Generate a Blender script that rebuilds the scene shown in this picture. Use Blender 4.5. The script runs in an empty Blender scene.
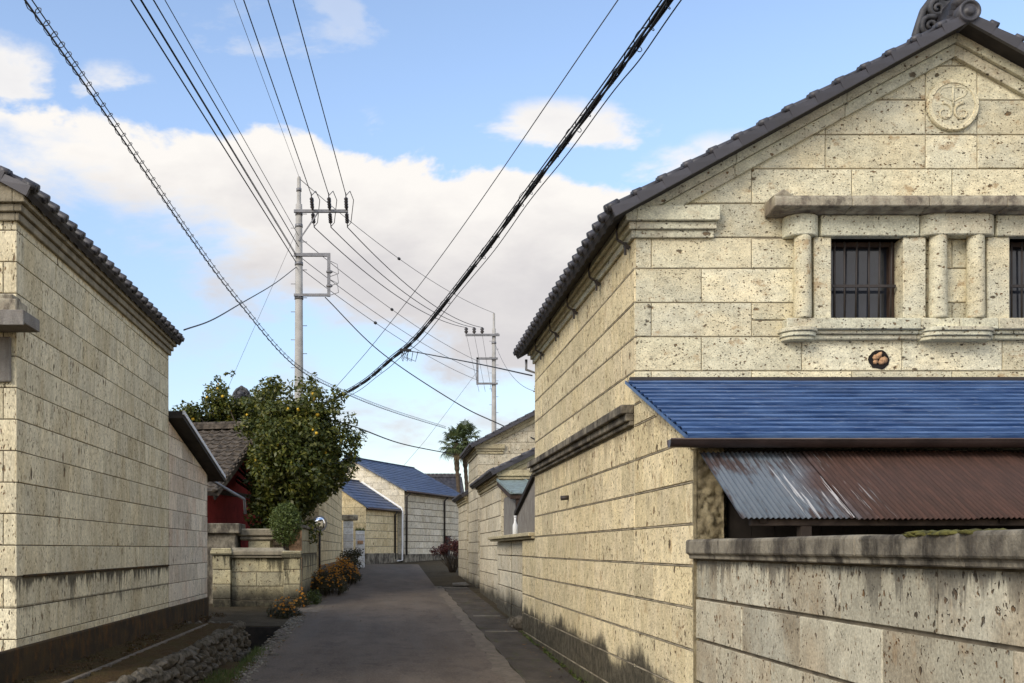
import bpy, bmesh, math, random
from mathutils import Vector, Matrix
random.seed(7)
R = math.radians
sc = bpy.context.scene
col = sc.collection
PI = math.pi

# ------------------------------------------------------------ camera, world, sun, exposure
EYE = 1.5; FPX = 1024.0; PX, PY = 388.0, 549.0
cam = bpy.data.cameras.new('camera'); camo = bpy.data.objects.new('camera', cam); col.objects.link(camo)
camo.location = (0, 0, EYE); camo.rotation_euler = (R(90), 0, 0)
cam.sensor_width = 36; cam.sensor_fit = 'HORIZONTAL'; cam.lens = 36
cam.shift_x = (512 - PX) / 1024; cam.shift_y = (PY - 341.5) / 1024
cam.clip_start = 0.1; cam.clip_end = 6000
sc.camera = camo

SUN_DIR = Vector((-0.60, -0.62, 0.56)).normalized()      # towards the sun: behind the viewer, to the left
world = bpy.data.worlds.new("World"); sc.world = world; world.use_nodes = True
wn = world.node_tree; wn.nodes.clear()
def _w(t, **k):
    n = wn.nodes.new(t)
    for a, b in k.items(): setattr(n, a, b)
    return n
sky = _w('ShaderNodeTexSky', sky_type='NISHITA', sun_disc=False)
sky.sun_elevation = math.asin(SUN_DIR.z); sky.sun_rotation = math.atan2(SUN_DIR.x, SUN_DIR.y)
sky.air_density = 1.0; sky.dust_density = 0.6; sky.ozone_density = 2.0
SKY_STRENGTH = 0.15
def wl(a, b): wn.links.new(a, b)
def wmath(op, a, b=None, c=None, clamp=False):
    n = _w('ShaderNodeMath', operation=op, use_clamp=clamp)
    for i, v in enumerate((a, b, c)):
        if v is None: continue
        if isinstance(v, (int, float)): n.inputs[i].default_value = v
        else: wl(v, n.inputs[i])
    return n.outputs[0]
def wsmooth(v, lo, hi, a=0.0, b=1.0):
    n = _w('ShaderNodeMapRange', interpolation_type='SMOOTHSTEP')
    wl(v, n.inputs['Value'])
    n.inputs['From Min'].default_value = lo; n.inputs['From Max'].default_value = hi
    n.inputs['To Min'].default_value = a; n.inputs['To Max'].default_value = b
    return n.outputs[0]
def wnoise(vec, scale, detail=6, rough=0.55, dist=0.0):
    n = _w('ShaderNodeTexNoise'); wl(vec, n.inputs['Vector'])
    n.inputs['Scale'].default_value = scale; n.inputs['Detail'].default_value = detail
    n.inputs['Roughness'].default_value = rough; n.inputs['Distortion'].default_value = dist
    return n.outputs['Fac']
tcw = _w('ShaderNodeTexCoord'); D = tcw.outputs['Generated']
sep = _w('ShaderNodeSeparateXYZ'); wl(D, sep.inputs[0]); dx, dy, dz = sep.outputs
mapp = _w('ShaderNodeMapping'); wl(D, mapp.inputs['Vector']); mapp.inputs['Scale'].default_value = (1, 1, 1.9)
nA = wnoise(mapp.outputs[0], 4.2, 7, 0.58, 0.15)
mapp2 = _w('ShaderNodeMapping'); wl(D, mapp2.inputs['Vector']); mapp2.inputs['Scale'].default_value = (1, 1, 2.4); mapp2.inputs['Location'].default_value = (3.1, 1.7, .6)
nB = wnoise(mapp2.outputs[0], 7.0, 6, 0.6, 0.2)
nA0 = wmath('SUBTRACT', nA, 0.5); nB0 = wmath('SUBTRACT', nB, 0.5)
# main cloud bank: between two slanting edges
top = wmath('MULTIPLY_ADD', dx, -0.13, 0.357)
bot = wmath('MULTIPLY_ADD', dx, -0.32, 0.202)
dt = wmath('SUBTRACT', top, dz); db = wmath('SUBTRACT', dz, bot)
e1 = wmath('ADD', dt, wmath('MULTIPLY', nA0, 0.22))
e2 = wmath('ADD', db, wmath('MULTIPLY_ADD', nB0, 0.24, wmath('MULTIPLY', nA0, 0.12)))
m1 = wsmooth(e1, -0.003, 0.010); m2 = wsmooth(e2, -0.03, 0.05)
bank = wmath('MULTIPLY', m1, m2)
# low, thin veil near the horizon and stray puffs above the bank
low = wmath('MULTIPLY', wsmooth(wmath('ADD', nB, wmath('MULTIPLY', dx, 0.25)), 0.46, 0.70, 0, 0.8), wsmooth(dz, 0.30, 0.08))
def puff(x, z, rx, rz, amt):
    ax = wmath('DIVIDE', wmath('SUBTRACT', wmath('MULTIPLY_ADD', nA0, 0.16, dx), x), rx); az = wmath('DIVIDE', wmath('SUBTRACT', wmath('MULTIPLY_ADD', nB0, 0.05, dz), z), rz)
    r2 = wmath('ADD', wmath('MULTIPLY', ax, ax), wmath('MULTIPLY', az, az))
    v = wmath('ADD', wmath('SUBTRACT', 1.0, r2), wmath('MULTIPLY', nB0, 6.0))
    return wsmooth(v, 0.30, 1.30, 0, amt)
cov = wmath('MAXIMUM', bank, low)
for p in ((0.135, 0.375, 0.085, 0.028, 0.95), (0.265, 0.335, 0.075, 0.03, 0.9), (-0.345, 0.405, 0.05, 0.03, 0.9), (-0.24, 0.405, 0.05, 0.02, 0.8),
          (-0.13, 0.455, 0.10, 0.03, 0.35), (-0.03, 0.385, 0.03, 0.02, .5), (-0.05, 0.47, 0.03, 0.015, .3)):
    cov = wmath('MAXIMUM', cov, puff(*p))
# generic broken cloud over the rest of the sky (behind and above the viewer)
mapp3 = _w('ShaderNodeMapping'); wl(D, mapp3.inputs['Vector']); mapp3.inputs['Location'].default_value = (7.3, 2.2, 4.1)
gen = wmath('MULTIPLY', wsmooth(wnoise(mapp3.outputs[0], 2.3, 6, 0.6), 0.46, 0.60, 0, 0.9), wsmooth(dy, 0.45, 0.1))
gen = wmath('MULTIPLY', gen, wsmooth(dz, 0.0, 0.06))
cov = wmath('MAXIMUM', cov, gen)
# cloud shade: bright rims, violet-grey body
body = wmath('ADD', wmath('MULTIPLY', wsmooth(e1, 0.0, 0.13), 0.75), wmath('ADD', wmath('MULTIPLY', nB0, 1.3), wmath('MULTIPLY', nA0, 0.9)), clamp=True)
ramp = _w('ShaderNodeMix', data_type='RGBA'); wl(body, ramp.inputs['Factor'])
ramp.inputs['A'].default_value = (0.83, 0.80, 0.765, 1); ramp.inputs['B'].default_value = (0.585, 0.565, 0.575, 1)
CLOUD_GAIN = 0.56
cg = _w('ShaderNodeVectorMath', operation='SCALE'); wl(ramp.outputs['Result'], cg.inputs[0]); wl(wmath('MULTIPLY', wsmooth(dy, 0.35, -0.1, 1.0, 1.9), CLOUD_GAIN / SKY_STRENGTH), cg.inputs['Scale'])   # unseen clouds behind the viewer get extra gain to add fill light
skg = _w('ShaderNodeMix', data_type='RGBA', blend_type='MULTIPLY'); skg.inputs['Factor'].default_value = 1
skv = _w('ShaderNodeVectorMath', operation='SCALE'); wl(sky.outputs[0], skv.inputs[0]); wl(wsmooth(dz, 0.0, 0.42, 0.60, 1.0), skv.inputs['Scale'])
wl(skv.outputs[0], skg.inputs['A']); skg.inputs['B'].default_value = (0.99, 0.90, 0.85, 1)
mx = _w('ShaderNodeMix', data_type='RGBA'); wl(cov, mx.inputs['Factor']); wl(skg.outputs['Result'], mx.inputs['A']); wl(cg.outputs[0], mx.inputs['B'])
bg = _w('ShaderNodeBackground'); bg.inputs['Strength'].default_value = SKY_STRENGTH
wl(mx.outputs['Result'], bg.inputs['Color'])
wo = _w('ShaderNodeOutputWorld'); wl(bg.outputs[0], wo.inputs['Surface'])

sun = bpy.data.lights.new('sun', 'SUN'); suno = bpy.data.objects.new('sun', sun); col.objects.link(suno)
sun.energy = 1.2; sun.angle = R(24); sun.color = (1.0, 0.92, 0.79)
suno.rotation_euler = SUN_DIR.to_track_quat('Z', 'Y').to_euler(); suno.location = (0, 0, 40)
vs = sc.view_settings
vs.view_transform = 'Standard'; vs.look = 'None'; vs.exposure = 1.10; vs.gamma = 1.0; vs.use_curve_mapping = False
sc.cycles.use_denoising = True
sc.cycles.max_bounces = 6

# ------------------------------------------------------------ helpers
def zr(y):                                    # the lane climbs gently away from the viewer
    y = max(-30.0, min(55.0, y))
    return -0.348 + 0.024 * y
def P(px, py, d):                             # a point of the photo at distance d
    return Vector(((px - PX) * d / FPX, d, EYE + (PY - py) * d / FPX))
X3 = Vector((1, 0, 0)); Y3 = Vector((0, 1, 0)); Z3 = Vector((0, 0, 1))

def thing(name, label, cat, loc=(0, 0, 0), rotz=0.0, group=None):
    o = bpy.data.objects.new(name, None); col.objects.link(o)
    o.empty_display_size = 0.2
    o.location = loc; o.rotation_euler = (0, 0, rotz)
    o['label'] = label; o['category'] = cat
    if group: o['group'] = group
    return o
def tag(o, label, cat, group=None):
    o['label'] = label; o['category'] = cat
    if group: o['group'] = group
    return o
def kind(o, k):
    o['kind'] = k; return o
def chain_matrix(o):
    m = Matrix.Identity(4)
    while o is not None:
        l = Matrix.Translation(o.location) @ o.rotation_euler.to_matrix().to_4x4()
        m = l @ m; o = o.parent
    return m

class MB:
    def __init__(s): s.v = []; s.f = []; s.m = []; s.sm = []
    def add(s, verts, faces, mat=0, smooth=False):
        b = len(s.v); s.v.extend(Vector(p) for p in verts)
        for f in faces:
            s.f.append([b + i for i in f]); s.m.append(mat); s.sm.append(smooth)
    def hexa(s, c, mat=0):                    # 8 corners, bottom ring then top ring
        s.add(c, [(3, 2, 1, 0), (4, 5, 6, 7), (0, 1, 5, 4), (1, 2, 6, 5), (2, 3, 7, 6), (3, 0, 4, 7)], mat)
    def box(s, x0, x1, y0, y1, z0, z1, mat=0):
        s.hexa([(x0, y0, z0), (x1, y0, z0), (x1, y1, z0), (x0, y1, z0), (x0, y0, z1), (x1, y0, z1), (x1, y1, z1), (x0, y1, z1)], mat)
    def obox(s, o, a, b, c, mat=0):           # corner o, edge vectors a b c (right-handed)
        o = Vector(o); a = Vector(a); b = Vector(b); c = Vector(c)
        s.hexa([o, o + a, o + a + b, o + b, o + c, o + a + c, o + a + b + c, o + b + c], mat)
    def bar(s, p, q, w, h, mat=0, up=Z3):
        p = Vector(p); q = Vector(q); d = (q - p).normalized()
        side = d.cross(up)
        if side.length < 1e-4: side = d.cross(X3)
        side.normalize(); u = side.cross(d).normalized()
        s.obox(p - side * w / 2 - u * h / 2, side * w, q - p, u * h, mat) if side.cross(q - p).dot(u) > 0 else s.obox(p + side * w / 2 - u * h / 2, -side * w, q - p, u * h, mat)
    def prism(s, poly, o, u, v, n, d0, d1, mat=0):
        o = Vector(o); k = len(poly)
        a = [o + u * p[0] + v * p[1] + n * d0 for p in poly]; b = [o + u * p[0] + v * p[1] + n * d1 for p in poly]
        fs = [tuple(range(k - 1, -1, -1)), tuple(range(k, 2 * k))] + [(i, (i + 1) % k, k + (i + 1) % k, k + i) for i in range(k)]
        s.add(a + b, fs, mat)
    def tube(s, pts, r, seg=6, mat=0, cap=True, smooth=True):
        pts = [Vector(p) for p in pts]; n = len(pts)
        rs = r if isinstance(r, (list, tuple)) else [r] * n
        t0 = (pts[1] - pts[0]).normalized()
        a = t0.cross(Z3)
        if a.length < 0.05: a = t0.cross(X3)
        a.normalize(); vs_ = []
        for i, p in enumerate(pts):
            t = (pts[min(i + 1, n - 1)] - pts[max(i - 1, 0)]).normalized()
            a = (a - t * a.dot(t)).normalized(); b = t.cross(a)
            for k in range(seg):
                an = 2 * PI * k / seg
                vs_.append(p + (a * math.cos(an) + b * math.sin(an)) * rs[i])
        fs = []
        for i in range(n - 1):
            for k in range(seg):
                k2 = (k + 1) % seg
                fs.append((i * seg + k, i * seg + k2, (i + 1) * seg + k2, (i + 1) * seg + k))
        if cap:
            fs.append(tuple(range(seg - 1, -1, -1))); fs.append(tuple((n - 1) * seg + k for k in range(seg)))
        s.add(vs_, fs, mat, smooth)
    def lathe(s, o, axis, prof, seg=16, mat=0, smooth=True):   # prof: (distance along axis, radius)
        axis = Vector(axis).normalized(); a = axis.cross(Z3)
        if a.length < 0.05: a = axis.cross(X3)
        a.normalize(); b = axis.cross(a); o = Vector(o); vs_ = []
        for h, r in prof:
            for k in range(seg):
                an = 2 * PI * k / seg
                vs_.append(o + axis * h + (a * math.cos(an) + b * math.sin(an)) * max(r, 1e-4))
        fs = []
        for i in range(len(prof) - 1):
            for k in range(seg):
                k2 = (k + 1) % seg
                fs.append((i * seg + k, i * seg + k2, (i + 1) * seg + k2, (i + 1) * seg + k))
        fs.append(tuple(range(seg - 1, -1, -1))); fs.append(tuple((len(prof) - 1) * seg + k for k in range(seg)))
        s.add(vs_, fs, mat, smooth)
    def blob(s, c, rx, ry, rz, rough=0.2, sub=1, mat=0, rot=None):
        bm = bmesh.new(); bmesh.ops.create_icosphere(bm, subdivisions=sub, radius=1.0)
        rot = rot or Matrix.Rotation(random.random() * 6.28, 3, 'Z')
        vs_ = []
        for v in bm.verts:
            k = 1 + random.uniform(-rough, rough)
            q = Vector((v.co.x * rx * k, v.co.y * ry * k, v.co.z * rz * k)); vs_.append(Vector(c) + rot @ q)
        bm.verts.index_update()
        s.add(vs_, [tuple(v.index for v in f.verts) for f in bm.faces], mat, True); bm.free()
    def stone(s, c, rx, ry, rz, rough=0.2, sub=1, mat=0, rot=None):   # angular field stone: hull of scattered points
        bm = bmesh.new()
        for _ in range(15):
            d = Vector((random.gauss(0, 1), random.gauss(0, 1), random.gauss(0, 1))).normalized() * random.uniform(.88, 1.12)
            bm.verts.new((rot or Matrix.Identity(3)) @ Vector((d.x * rx, d.y * ry, d.z * rz)) * 1.08 + Vector(c))
        r_ = bmesh.ops.convex_hull(bm, input=bm.verts)
        bmesh.ops.delete(bm, geom=[v for v in bm.verts if not v.link_faces], context='VERTS')
        bmesh.ops.subdivide_edges(bm, edges=bm.edges[:], cuts=1, use_grid_fill=True)
        bmesh.ops.smooth_vert(bm, verts=bm.verts[:], factor=.35, use_axis_x=True, use_axis_y=True, use_axis_z=True)
        bm.verts.index_update()
        s.add([v.co.copy() for v in bm.verts], [tuple(v.index for v in f.verts) for f in bm.faces], mat, False); bm.free()
    def build(s, name, mats, parent=None, world=True, bevel=None, segs=1):
        me = bpy.data.meshes.new(name)
        vs_ = s.v
        if parent is not None and world:
            inv = chain_matrix(parent).inverted(); vs_ = [inv @ p for p in s.v]
        me.from_pydata([tuple(p) for p in vs_], [], s.f)
        if not isinstance(mats, (list, tuple)): mats = [mats]
        for m in mats: me.materials.append(m)
        me.polygons.foreach_set('material_index', s.m)
        me.polygons.foreach_set('use_smooth', s.sm)
        me.update()
        o = bpy.data.objects.new(name, me); col.objects.link(o)
        if parent is not None: o.parent = parent
        if bevel:
            b = o.modifiers.new('bevel', 'BEVEL'); b.width = bevel; b.segments = segs; b.limit_method = 'ANGLE'; b.angle_limit = R(40)
        return o

def clip(poly, a, b, c):                       # keep a*x + b*y <= c
    out = []
    for i in range(len(poly)):
        p = poly[i]; q = poly[(i + 1) % len(poly)]
        fp = a * p[0] + b * p[1] - c; fq = a * q[0] + b * q[1] - c
        if fp <= 0: out.append(p)
        if (fp < 0 < fq) or (fq < 0 < fp):
            t = fp / (fp - fq); out.append((p[0] + (q[0] - p[0]) * t, p[1] + (q[1] - p[1]) * t))
    return out
def clip_to(poly, conv):                       # clip to a counter-clockwise convex outline
    for i in range(len(conv)):
        p = conv[i]; q = conv[(i + 1) % len(conv)]
        ex, ey = q[0] - p[0], q[1] - p[1]
        poly = clip(poly, ey, -ex, ey * p[0] - ex * p[1])
        if len(poly) < 3: return []
    r = []
    for p in poly:
        if not r or abs(p[0] - r[-1][0]) + abs(p[1] - r[-1][1]) > 1e-4: r.append(p)
    if len(r) > 2 and abs(r[0][0] - r[-1][0]) + abs(r[0][1] - r[-1][1]) < 1e-4: r.pop()
    return r if len(r) > 2 else []
def area(p): return abs(sum(p[i][0] * p[(i + 1) % len(p)][1] - p[(i + 1) % len(p)][0] * p[i][1] for i in range(len(p)))) / 2
def inset(poly, d):
    n = len(poly); out = []
    if area(poly) < 0.012:
        cx = sum(p[0] for p in poly) / n; cy = sum(p[1] for p in poly) / n
        return [(cx + (p[0] - cx) * .82, cy + (p[1] - cy) * .82) for p in poly]
    for i in range(n):
        p0, p1, p2 = poly[i - 1], poly[i], poly[(i + 1) % n]
        e1 = Vector((p1[0] - p0[0], p1[1] - p0[1])).normalized(); e2 = Vector((p2[0] - p1[0], p2[1] - p1[1])).normalized()
        n1 = Vector((-e1.y, e1.x)); n2 = Vector((-e2.y, e2.x)); b = n1 + n2
        if b.length < 1e-3: b = n1.copy()
        b.normalize(); k = d / max(0.35, b.dot(n1))
        out.append((p1[0] + b.x * k, p1[1] + b.y * k))
    return out
def rect_minus(r, h):
    u0, u1, v0, v1 = r; a0, a1, b0, b1 = h
    if a1 <= u0 or a0 >= u1 or b1 <= v0 or b0 >= v1: return [r]
    out = []
    if b0 > v0: out.append((u0, u1, v0, b0))
    if b1 < v1: out.append((u0, u1, b1, v1))
    w0, w1 = max(v0, b0), min(v1, b1)
    if a0 > u0: out.append((u0, a0, w0, w1))
    if a1 < u1: out.append((a1, u1, w0, w1))
    return out
def stone_wall(mb, o, u, n, poly, zs, bl=0.95, phase=0.0, hj=0.006, vj=0.004, ch=0.006, relief=0.014, holes=(), jit=0.0, joints=None, wob=0.002, ribbon=False):
    """coursed ashlar: one chamfered island per block in slot 0, recessed mortar in slot 1"""
    o = Vector(o); u = Vector(u); n = Vector(n); v = Z3
    ua = min(p[0] for p in poly); ub = max(p[0] for p in poly); va = min(p[1] for p in poly); vb = max(p[1] for p in poly)
    for k in range(len(zs) - 1):
        z0, z1 = zs[k], zs[k + 1]
        if z1 <= va or z0 >= vb: continue
        if ribbon and va + .05 < z0 and area(clip_to([(ua, z0 - hj * .42), (ub, z0 - hj * .42), (ub, z0 + hj * .42), (ua, z0 + hj * .42)], poly) or [(0, 0), (0, 0), (0, 0)]) > .004:
            mb.prism(clip_to([(ua, z0 - hj * .42), (ub, z0 - hj * .42), (ub, z0 + hj * .42), (ua, z0 + hj * .42)], poly), o, u, v, n, -relief - .001, .001, 1)
        if joints and k in joints: us = joints[k]
        else:
            s = ua - bl + ((phase + (k % 2) * 0.5) % 1.0) * bl; us = [ua]
            while s < ub:
                q = s + random.uniform(-jit, jit)
                if q > us[-1] + 0.12 and q < ub - 0.12: us.append(q)
                s += bl
            us.append(ub)
        for i in range(len(us) - 1):
            rs = [(us[i], us[i + 1], z0, z1)]
            for h in holes: rs = [q for r in rs for q in rect_minus(r, h)]
            for (u0, u1, v0, v1) in rs:
                cell = clip_to([(u0, v0), (u1, v0), (u1, v1), (u0, v1)], poly)
                if not cell: continue
                mb.add([o + u * p[0] + v * p[1] - n * relief for p in cell], [tuple(range(len(cell)))], 1)
                a0 = u0 + (vj if u0 > ua + .01 else 0); a1 = u1 - (vj if u1 < ub - .01 else 0)
                base = clip_to([(a0, v0 + hj), (a1, v0 + hj), (a1, v1 - hj), (a0, v1 - hj)], poly)
                if not base or area(base) < 0.002: continue
                fr = inset(base, ch); m = len(base); off = random.uniform(-wob, wob)
                A = [o + u * p[0] + v * p[1] - n * (relief + .002) for p in base]
                B = [o + u * p[0] + v * p[1] - n * ch * .7 for p in base]
                C = [o + u * p[0] + v * p[1] + n * (off) for p in fr]
                fs = [tuple(2 * m + j for j in range(m))]
                for j in range(m):
                    j2 = (j + 1) % m
                    fs.append((j, j2, m + j2, m + j)); fs.append((m + j, m + j2, 2 * m + j2, 2 * m + j))
                mb.add(A + B + C, fs, 0)
def courses(z0, z1, h):
    k = max(1, int(round((z1 - z0) / h))); return [z0 + (z1 - z0) * i / k for i in range(k + 1)]

# ------------------------------------------------------------ materials
class NT:
    def __init__(s, name):
        s.mat = bpy.data.materials.new(name); s.mat.use_nodes = True
        s.t = s.mat.node_tree; s.b = s.t.nodes['Principled BSDF']
        s._obj = None
    def n(s, t, **k):
        q = s.t.nodes.new(t)
        for a, b in k.items(): setattr(q, a, b)
        return q
    def l(s, a, b): s.t.links.new(a, b)
    def setin(s, sock, v):
        if hasattr(v, 'is_output'): s.l(v, sock)
        elif isinstance(v, tuple) and len(v) == 3 and sock.type == 'RGBA': sock.default_value = (*v, 1)
        else: sock.default_value = v
    def coord(s, scale=(1, 1, 1), loc=(0, 0, 0)):
        if s._obj is None: s._obj = s.n('ShaderNodeTexCoord').outputs['Object']
        m = s.n('ShaderNodeMapping'); s.l(s._obj, m.inputs['Vector']); m.inputs['Scale'].default_value = scale; m.inputs['Location'].default_value = loc
        return m.outputs[0]
    def xyz(s):
        s.coord(); q = s.n('ShaderNodeSeparateXYZ'); s.l(s._obj, q.inputs[0]); return q.outputs
    def noise(s, vec, scale, detail=3, rough=0.55, dist=0):
        q = s.n('ShaderNodeTexNoise'); s.l(vec, q.inputs['Vector']); q.inputs['Scale'].default_value = scale
        q.inputs['Detail'].default_value = detail; q.inputs['Roughness'].default_value = rough; q.inputs['Distortion'].default_value = dist
        return q.outputs['Fac']
    def vor(s, vec, scale, rnd=1.0):
        q = s.n('ShaderNodeTexVoronoi'); s.l(vec, q.inputs['Vector']); q.inputs['Scale'].default_value = scale; q.inputs['Randomness'].default_value = rnd
        return q.outputs['Distance'], q.outputs['Color']
    def math(s, op, a, b=None, c=None, clamp=False):
        q = s.n('ShaderNodeMath', operation=op, use_clamp=clamp)
        for i, v in enumerate((a, b, c)):
            if v is not None: s.setin(q.inputs[i], v)
        return q.outputs[0]
    def step(s, v, lo, hi, a=0.0, b=1.0):
        q = s.n('ShaderNodeMapRange', interpolation_type='SMOOTHSTEP'); s.setin(q.inputs['Value'], v)
        for nm, val in (('From Min', lo), ('From Max', hi), ('To Min', a), ('To Max', b)): s.setin(q.inputs[nm], val)
        return q.outputs[0]
    def mix(s, f, a, b, mode='MIX'):
        q = s.n('ShaderNodeMix', data_type='RGBA', blend_type=mode)
        s.setin(q.inputs['Factor'], f); s.setin(q.inputs['A'], a); s.setin(q.inputs['B'], b)
        return q.outputs['Result']
    def island(s): return s.n('ShaderNodeNewGeometry').outputs['Random Per Island']
    def chan(s, c, i):
        q = s.n('ShaderNodeSeparateColor'); s.l(c, q.inputs[0]); return q.outputs[i]
    def bump(s, h, strength=0.5, dist=0.01):
        q = s.n('ShaderNodeBump'); s.l(h, q.inputs['Height']); q.inputs['Strength'].default_value = strength; q.inputs['Distance'].default_value = dist
        s.l(q.outputs[0], s.b.inputs['Normal'])
    def out(s, colr, rough=0.8, metal=0.0, spec=0.3):
        s.setin(s.b.inputs['Base Color'], colr); s.setin(s.b.inputs['Roughness'], rough); s.setin(s.b.inputs['Metallic'], metal)
        s.b.inputs['Specular IOR Level'].default_value = spec
        return s.mat

def stone(name, a, b, c, pore=1.0, stretch=(1, 1, 1), fine=1.0, base_stain=None, streak=None, rust=0.35, grain=1.0, tintamt=1.0, gain=1.13, bigp=1.0):
    """porous tuff ashlar: per-block tint, grain, dark pits, rust spots; optional grime at the foot and run-off streaks"""
    a, b, c = (tuple(min(.68, v * gain) for v in q) for q in (a, b, c))
    t = NT(name); R_ = t.island()
    off = t.n('ShaderNodeCombineXYZ'); t.setin(off.inputs[0], t.math('MULTIPLY', R_, 37.0)); t.setin(off.inputs[1], t.math('MULTIPLY', R_, 11.0)); t.setin(off.inputs[2], t.math('MULTIPLY', R_, 23.0))
    o0 = t.coord(); ad = t.n('ShaderNodeVectorMath', operation='ADD'); t.l(o0, ad.inputs[0]); t.l(off.outputs[0], ad.inputs[1])
    mp = t.n('ShaderNodeMapping'); t.l(ad.outputs[0], mp.inputs['Vector']); mp.inputs['Scale'].default_value = stretch
    V = mp.outputs[0]
    big = t.noise(V, 1.7, 3, .6); mid = t.noise(V, 9, 4, .6); fin = t.noise(V, 70 * fine, 3, .7)
    base = t.mix(t.step(R_, 0.1, 0.9), a, b)
    base = t.mix(t.step(big, 0.4, 0.68), base, c)
    br = t.math('MULTIPLY_ADD', t.math('SUBTRACT', t.math('FRACT', t.math('MULTIPLY', R_, 7.31)), 0.5), 0.22 * tintamt, 1.0)
    vsc = t.n('ShaderNodeVectorMath', operation='SCALE'); t.l(base, vsc.inputs[0]); t.l(br, vsc.inputs['Scale']); base = vsc.outputs[0]
    g = t.math('MULTIPLY_ADD', t.math('SUBTRACT', fin, 0.5), 1.5 * grain, t.math('MULTIPLY_ADD', t.math('SUBTRACT', mid, 0.5), 0.95 * grain, 1.0))
    vs2 = t.n('ShaderNodeVectorMath', operation='SCALE'); t.l(base, vs2.inputs[0]); t.l(g, vs2.inputs['Scale']); base = vs2.outputs[0]
    if rust:
        rm = t.step(t.noise(V, 5.5, 4, .65), 0.58, 0.70, 0, rust); base = t.mix(rm, base, (0.33, 0.20, 0.09))
    # pits of three sizes, warped so that they are ragged
    wv = t.n('ShaderNodeTexNoise'); t.l(V, wv.inputs['Vector']); wv.inputs['Scale'].default_value = 30; wv.inputs['Detail'].default_value = 2
    wa = t.n('ShaderNodeVectorMath', operation='SCALE'); t.l(wv.outputs['Color'], wa.inputs[0]); wa.inputs['Scale'].default_value = 0.05
    wb = t.n('ShaderNodeVectorMath', operation='ADD'); t.l(V, wb.inputs[0]); t.l(wa.outputs[0], wb.inputs[1]); W = wb.outputs[0]
    pit = None
    for sc_, thr, rad in ((50 * fine, 0.48, 0.36), (21 * fine, 0.58, 0.29), (8 * fine, 0.76 - .07 * (bigp - 1), 0.21 * bigp)):
        d_, c_ = t.vor(W, sc_); r_ = t.chan(c_, 0); g_ = t.chan(c_, 1)
        lim = t.math('MULTIPLY', t.math('MULTIPLY_ADD', g_, 0.8, 0.35), rad)
        inside = t.math('SUBTRACT', 1.0, t.step(t.math('DIVIDE', d_, lim), 0.65, 1.05))
        m_ = t.math('MULTIPLY', inside, t.math('GREATER_THAN', r_, 1 - (1 - thr) * pore))
        pit = m_ if pit is None else t.math('MAXIMUM', pit, m_)
    base = t.mix(t.math('MULTIPLY', pit, 0.85), base, t.mix(t.step(t.noise(V, 12, 2), .4, .62), (0.035, 0.022, 0.012), (0.15, 0.075, 0.025)))
    x, y, z = t.xyz()
    if base_stain:
        h, soft, amp = base_stain
        nz = t.noise(t.coord((1.0, 1.0, .8)), .95, 6, .62); nz2 = t.noise(t.coord((1, 1, 1)), 9, 3, .7)
        e = t.math('ADD', t.math('MULTIPLY_ADD', t.math('SUBTRACT', nz, .5), amp, h), t.math('MULTIPLY', t.math('SUBTRACT', nz2, .5), .22))
        m_ = t.step(t.math('SUBTRACT', e, z), -soft, soft, 0, .93)
        base = t.mix(m_, base, t.mix(t.step(nz2, .42, .62), (0.016, 0.015, 0.013), (0.065, 0.058, 0.042)))
        mossm = t.math('MULTIPLY', t.step(t.math('SUBTRACT', h - .42, z), -.15, .15), t.step(nz2, .45, .6, 0, .7)); base = t.mix(mossm, base, (0.05, 0.055, 0.015))
    if streak:
        for (ztop, length, amt, dark) in streak:
            sx = t.noise(t.coord((1, 1, .10)), 5, 5, .75, .4); sy = t.noise(t.coord((1, 1, .25)), 1.6, 4, .65)
            e = t.math('SUBTRACT', ztop, z)
            ln = t.math('MULTIPLY', t.math('MULTIPLY', t.step(sx, .40, .72, .05, 1.25), t.step(sy, .3, .7, .2, 1.1)), length)
            m_ = t.math('MULTIPLY', t.math('SUBTRACT', 1.0, t.step(t.math('DIVIDE', e, ln), .3, 1.0)), t.math('GREATER_THAN', e, -0.005))
            base = t.mix(t.math('MULTIPLY', m_, amt), base, dark)
    hgt = t.math('SUBTRACT', t.math('ADD', t.math('MULTIPLY', fin, .35), t.math('MULTIPLY', mid, .5)), t.math('MULTIPLY', pit, 1.3))
    t.bump(hgt, 0.8, 0.012)
    return t.out(base, 0.92, spec=0.15)

def weathered(name, a, b, dark, amt=.6, scale=1.0, vert=0.35, rough=.9):
    """stone or concrete with blotches and vertical run-off"""
    t = NT(name)
    n1 = t.noise(t.coord((scale, scale, scale)), 3.2, 5, .65); n2 = t.noise(t.coord((scale, scale, scale * vert)), 7, 5, .7); n3 = t.noise(t.coord((scale,) * 3), 55, 3, .7)
    c = t.mix(t.step(n1, .38, .62), a, b); c = t.mix(t.step(n2, .46, .66, 0, amt), c, dark)
    c = t.mix(t.step(n3, .35, .75, 0, .35), c, tuple(v * .45 for v in a))
    t.bump(t.math('ADD', n3, t.math('MULTIPLY', n1, .8)), .7, .012)
    return t.out(c, rough, spec=.15)
def plain(name, c, rough=.7, metal=0, var=.25, scale=6, spec=.3, c2=None, bump=.15):
    t = NT(name); n1 = t.noise(t.coord(), scale, 4, .6)
    t.bump(n1, bump, .01)
    return t.out(t.mix(t.step(n1, .3, .7), tuple(v * (1 - var) for v in c), c2 or tuple(min(1, v * (1 + var)) for v in c)), rough, metal, spec)
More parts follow.
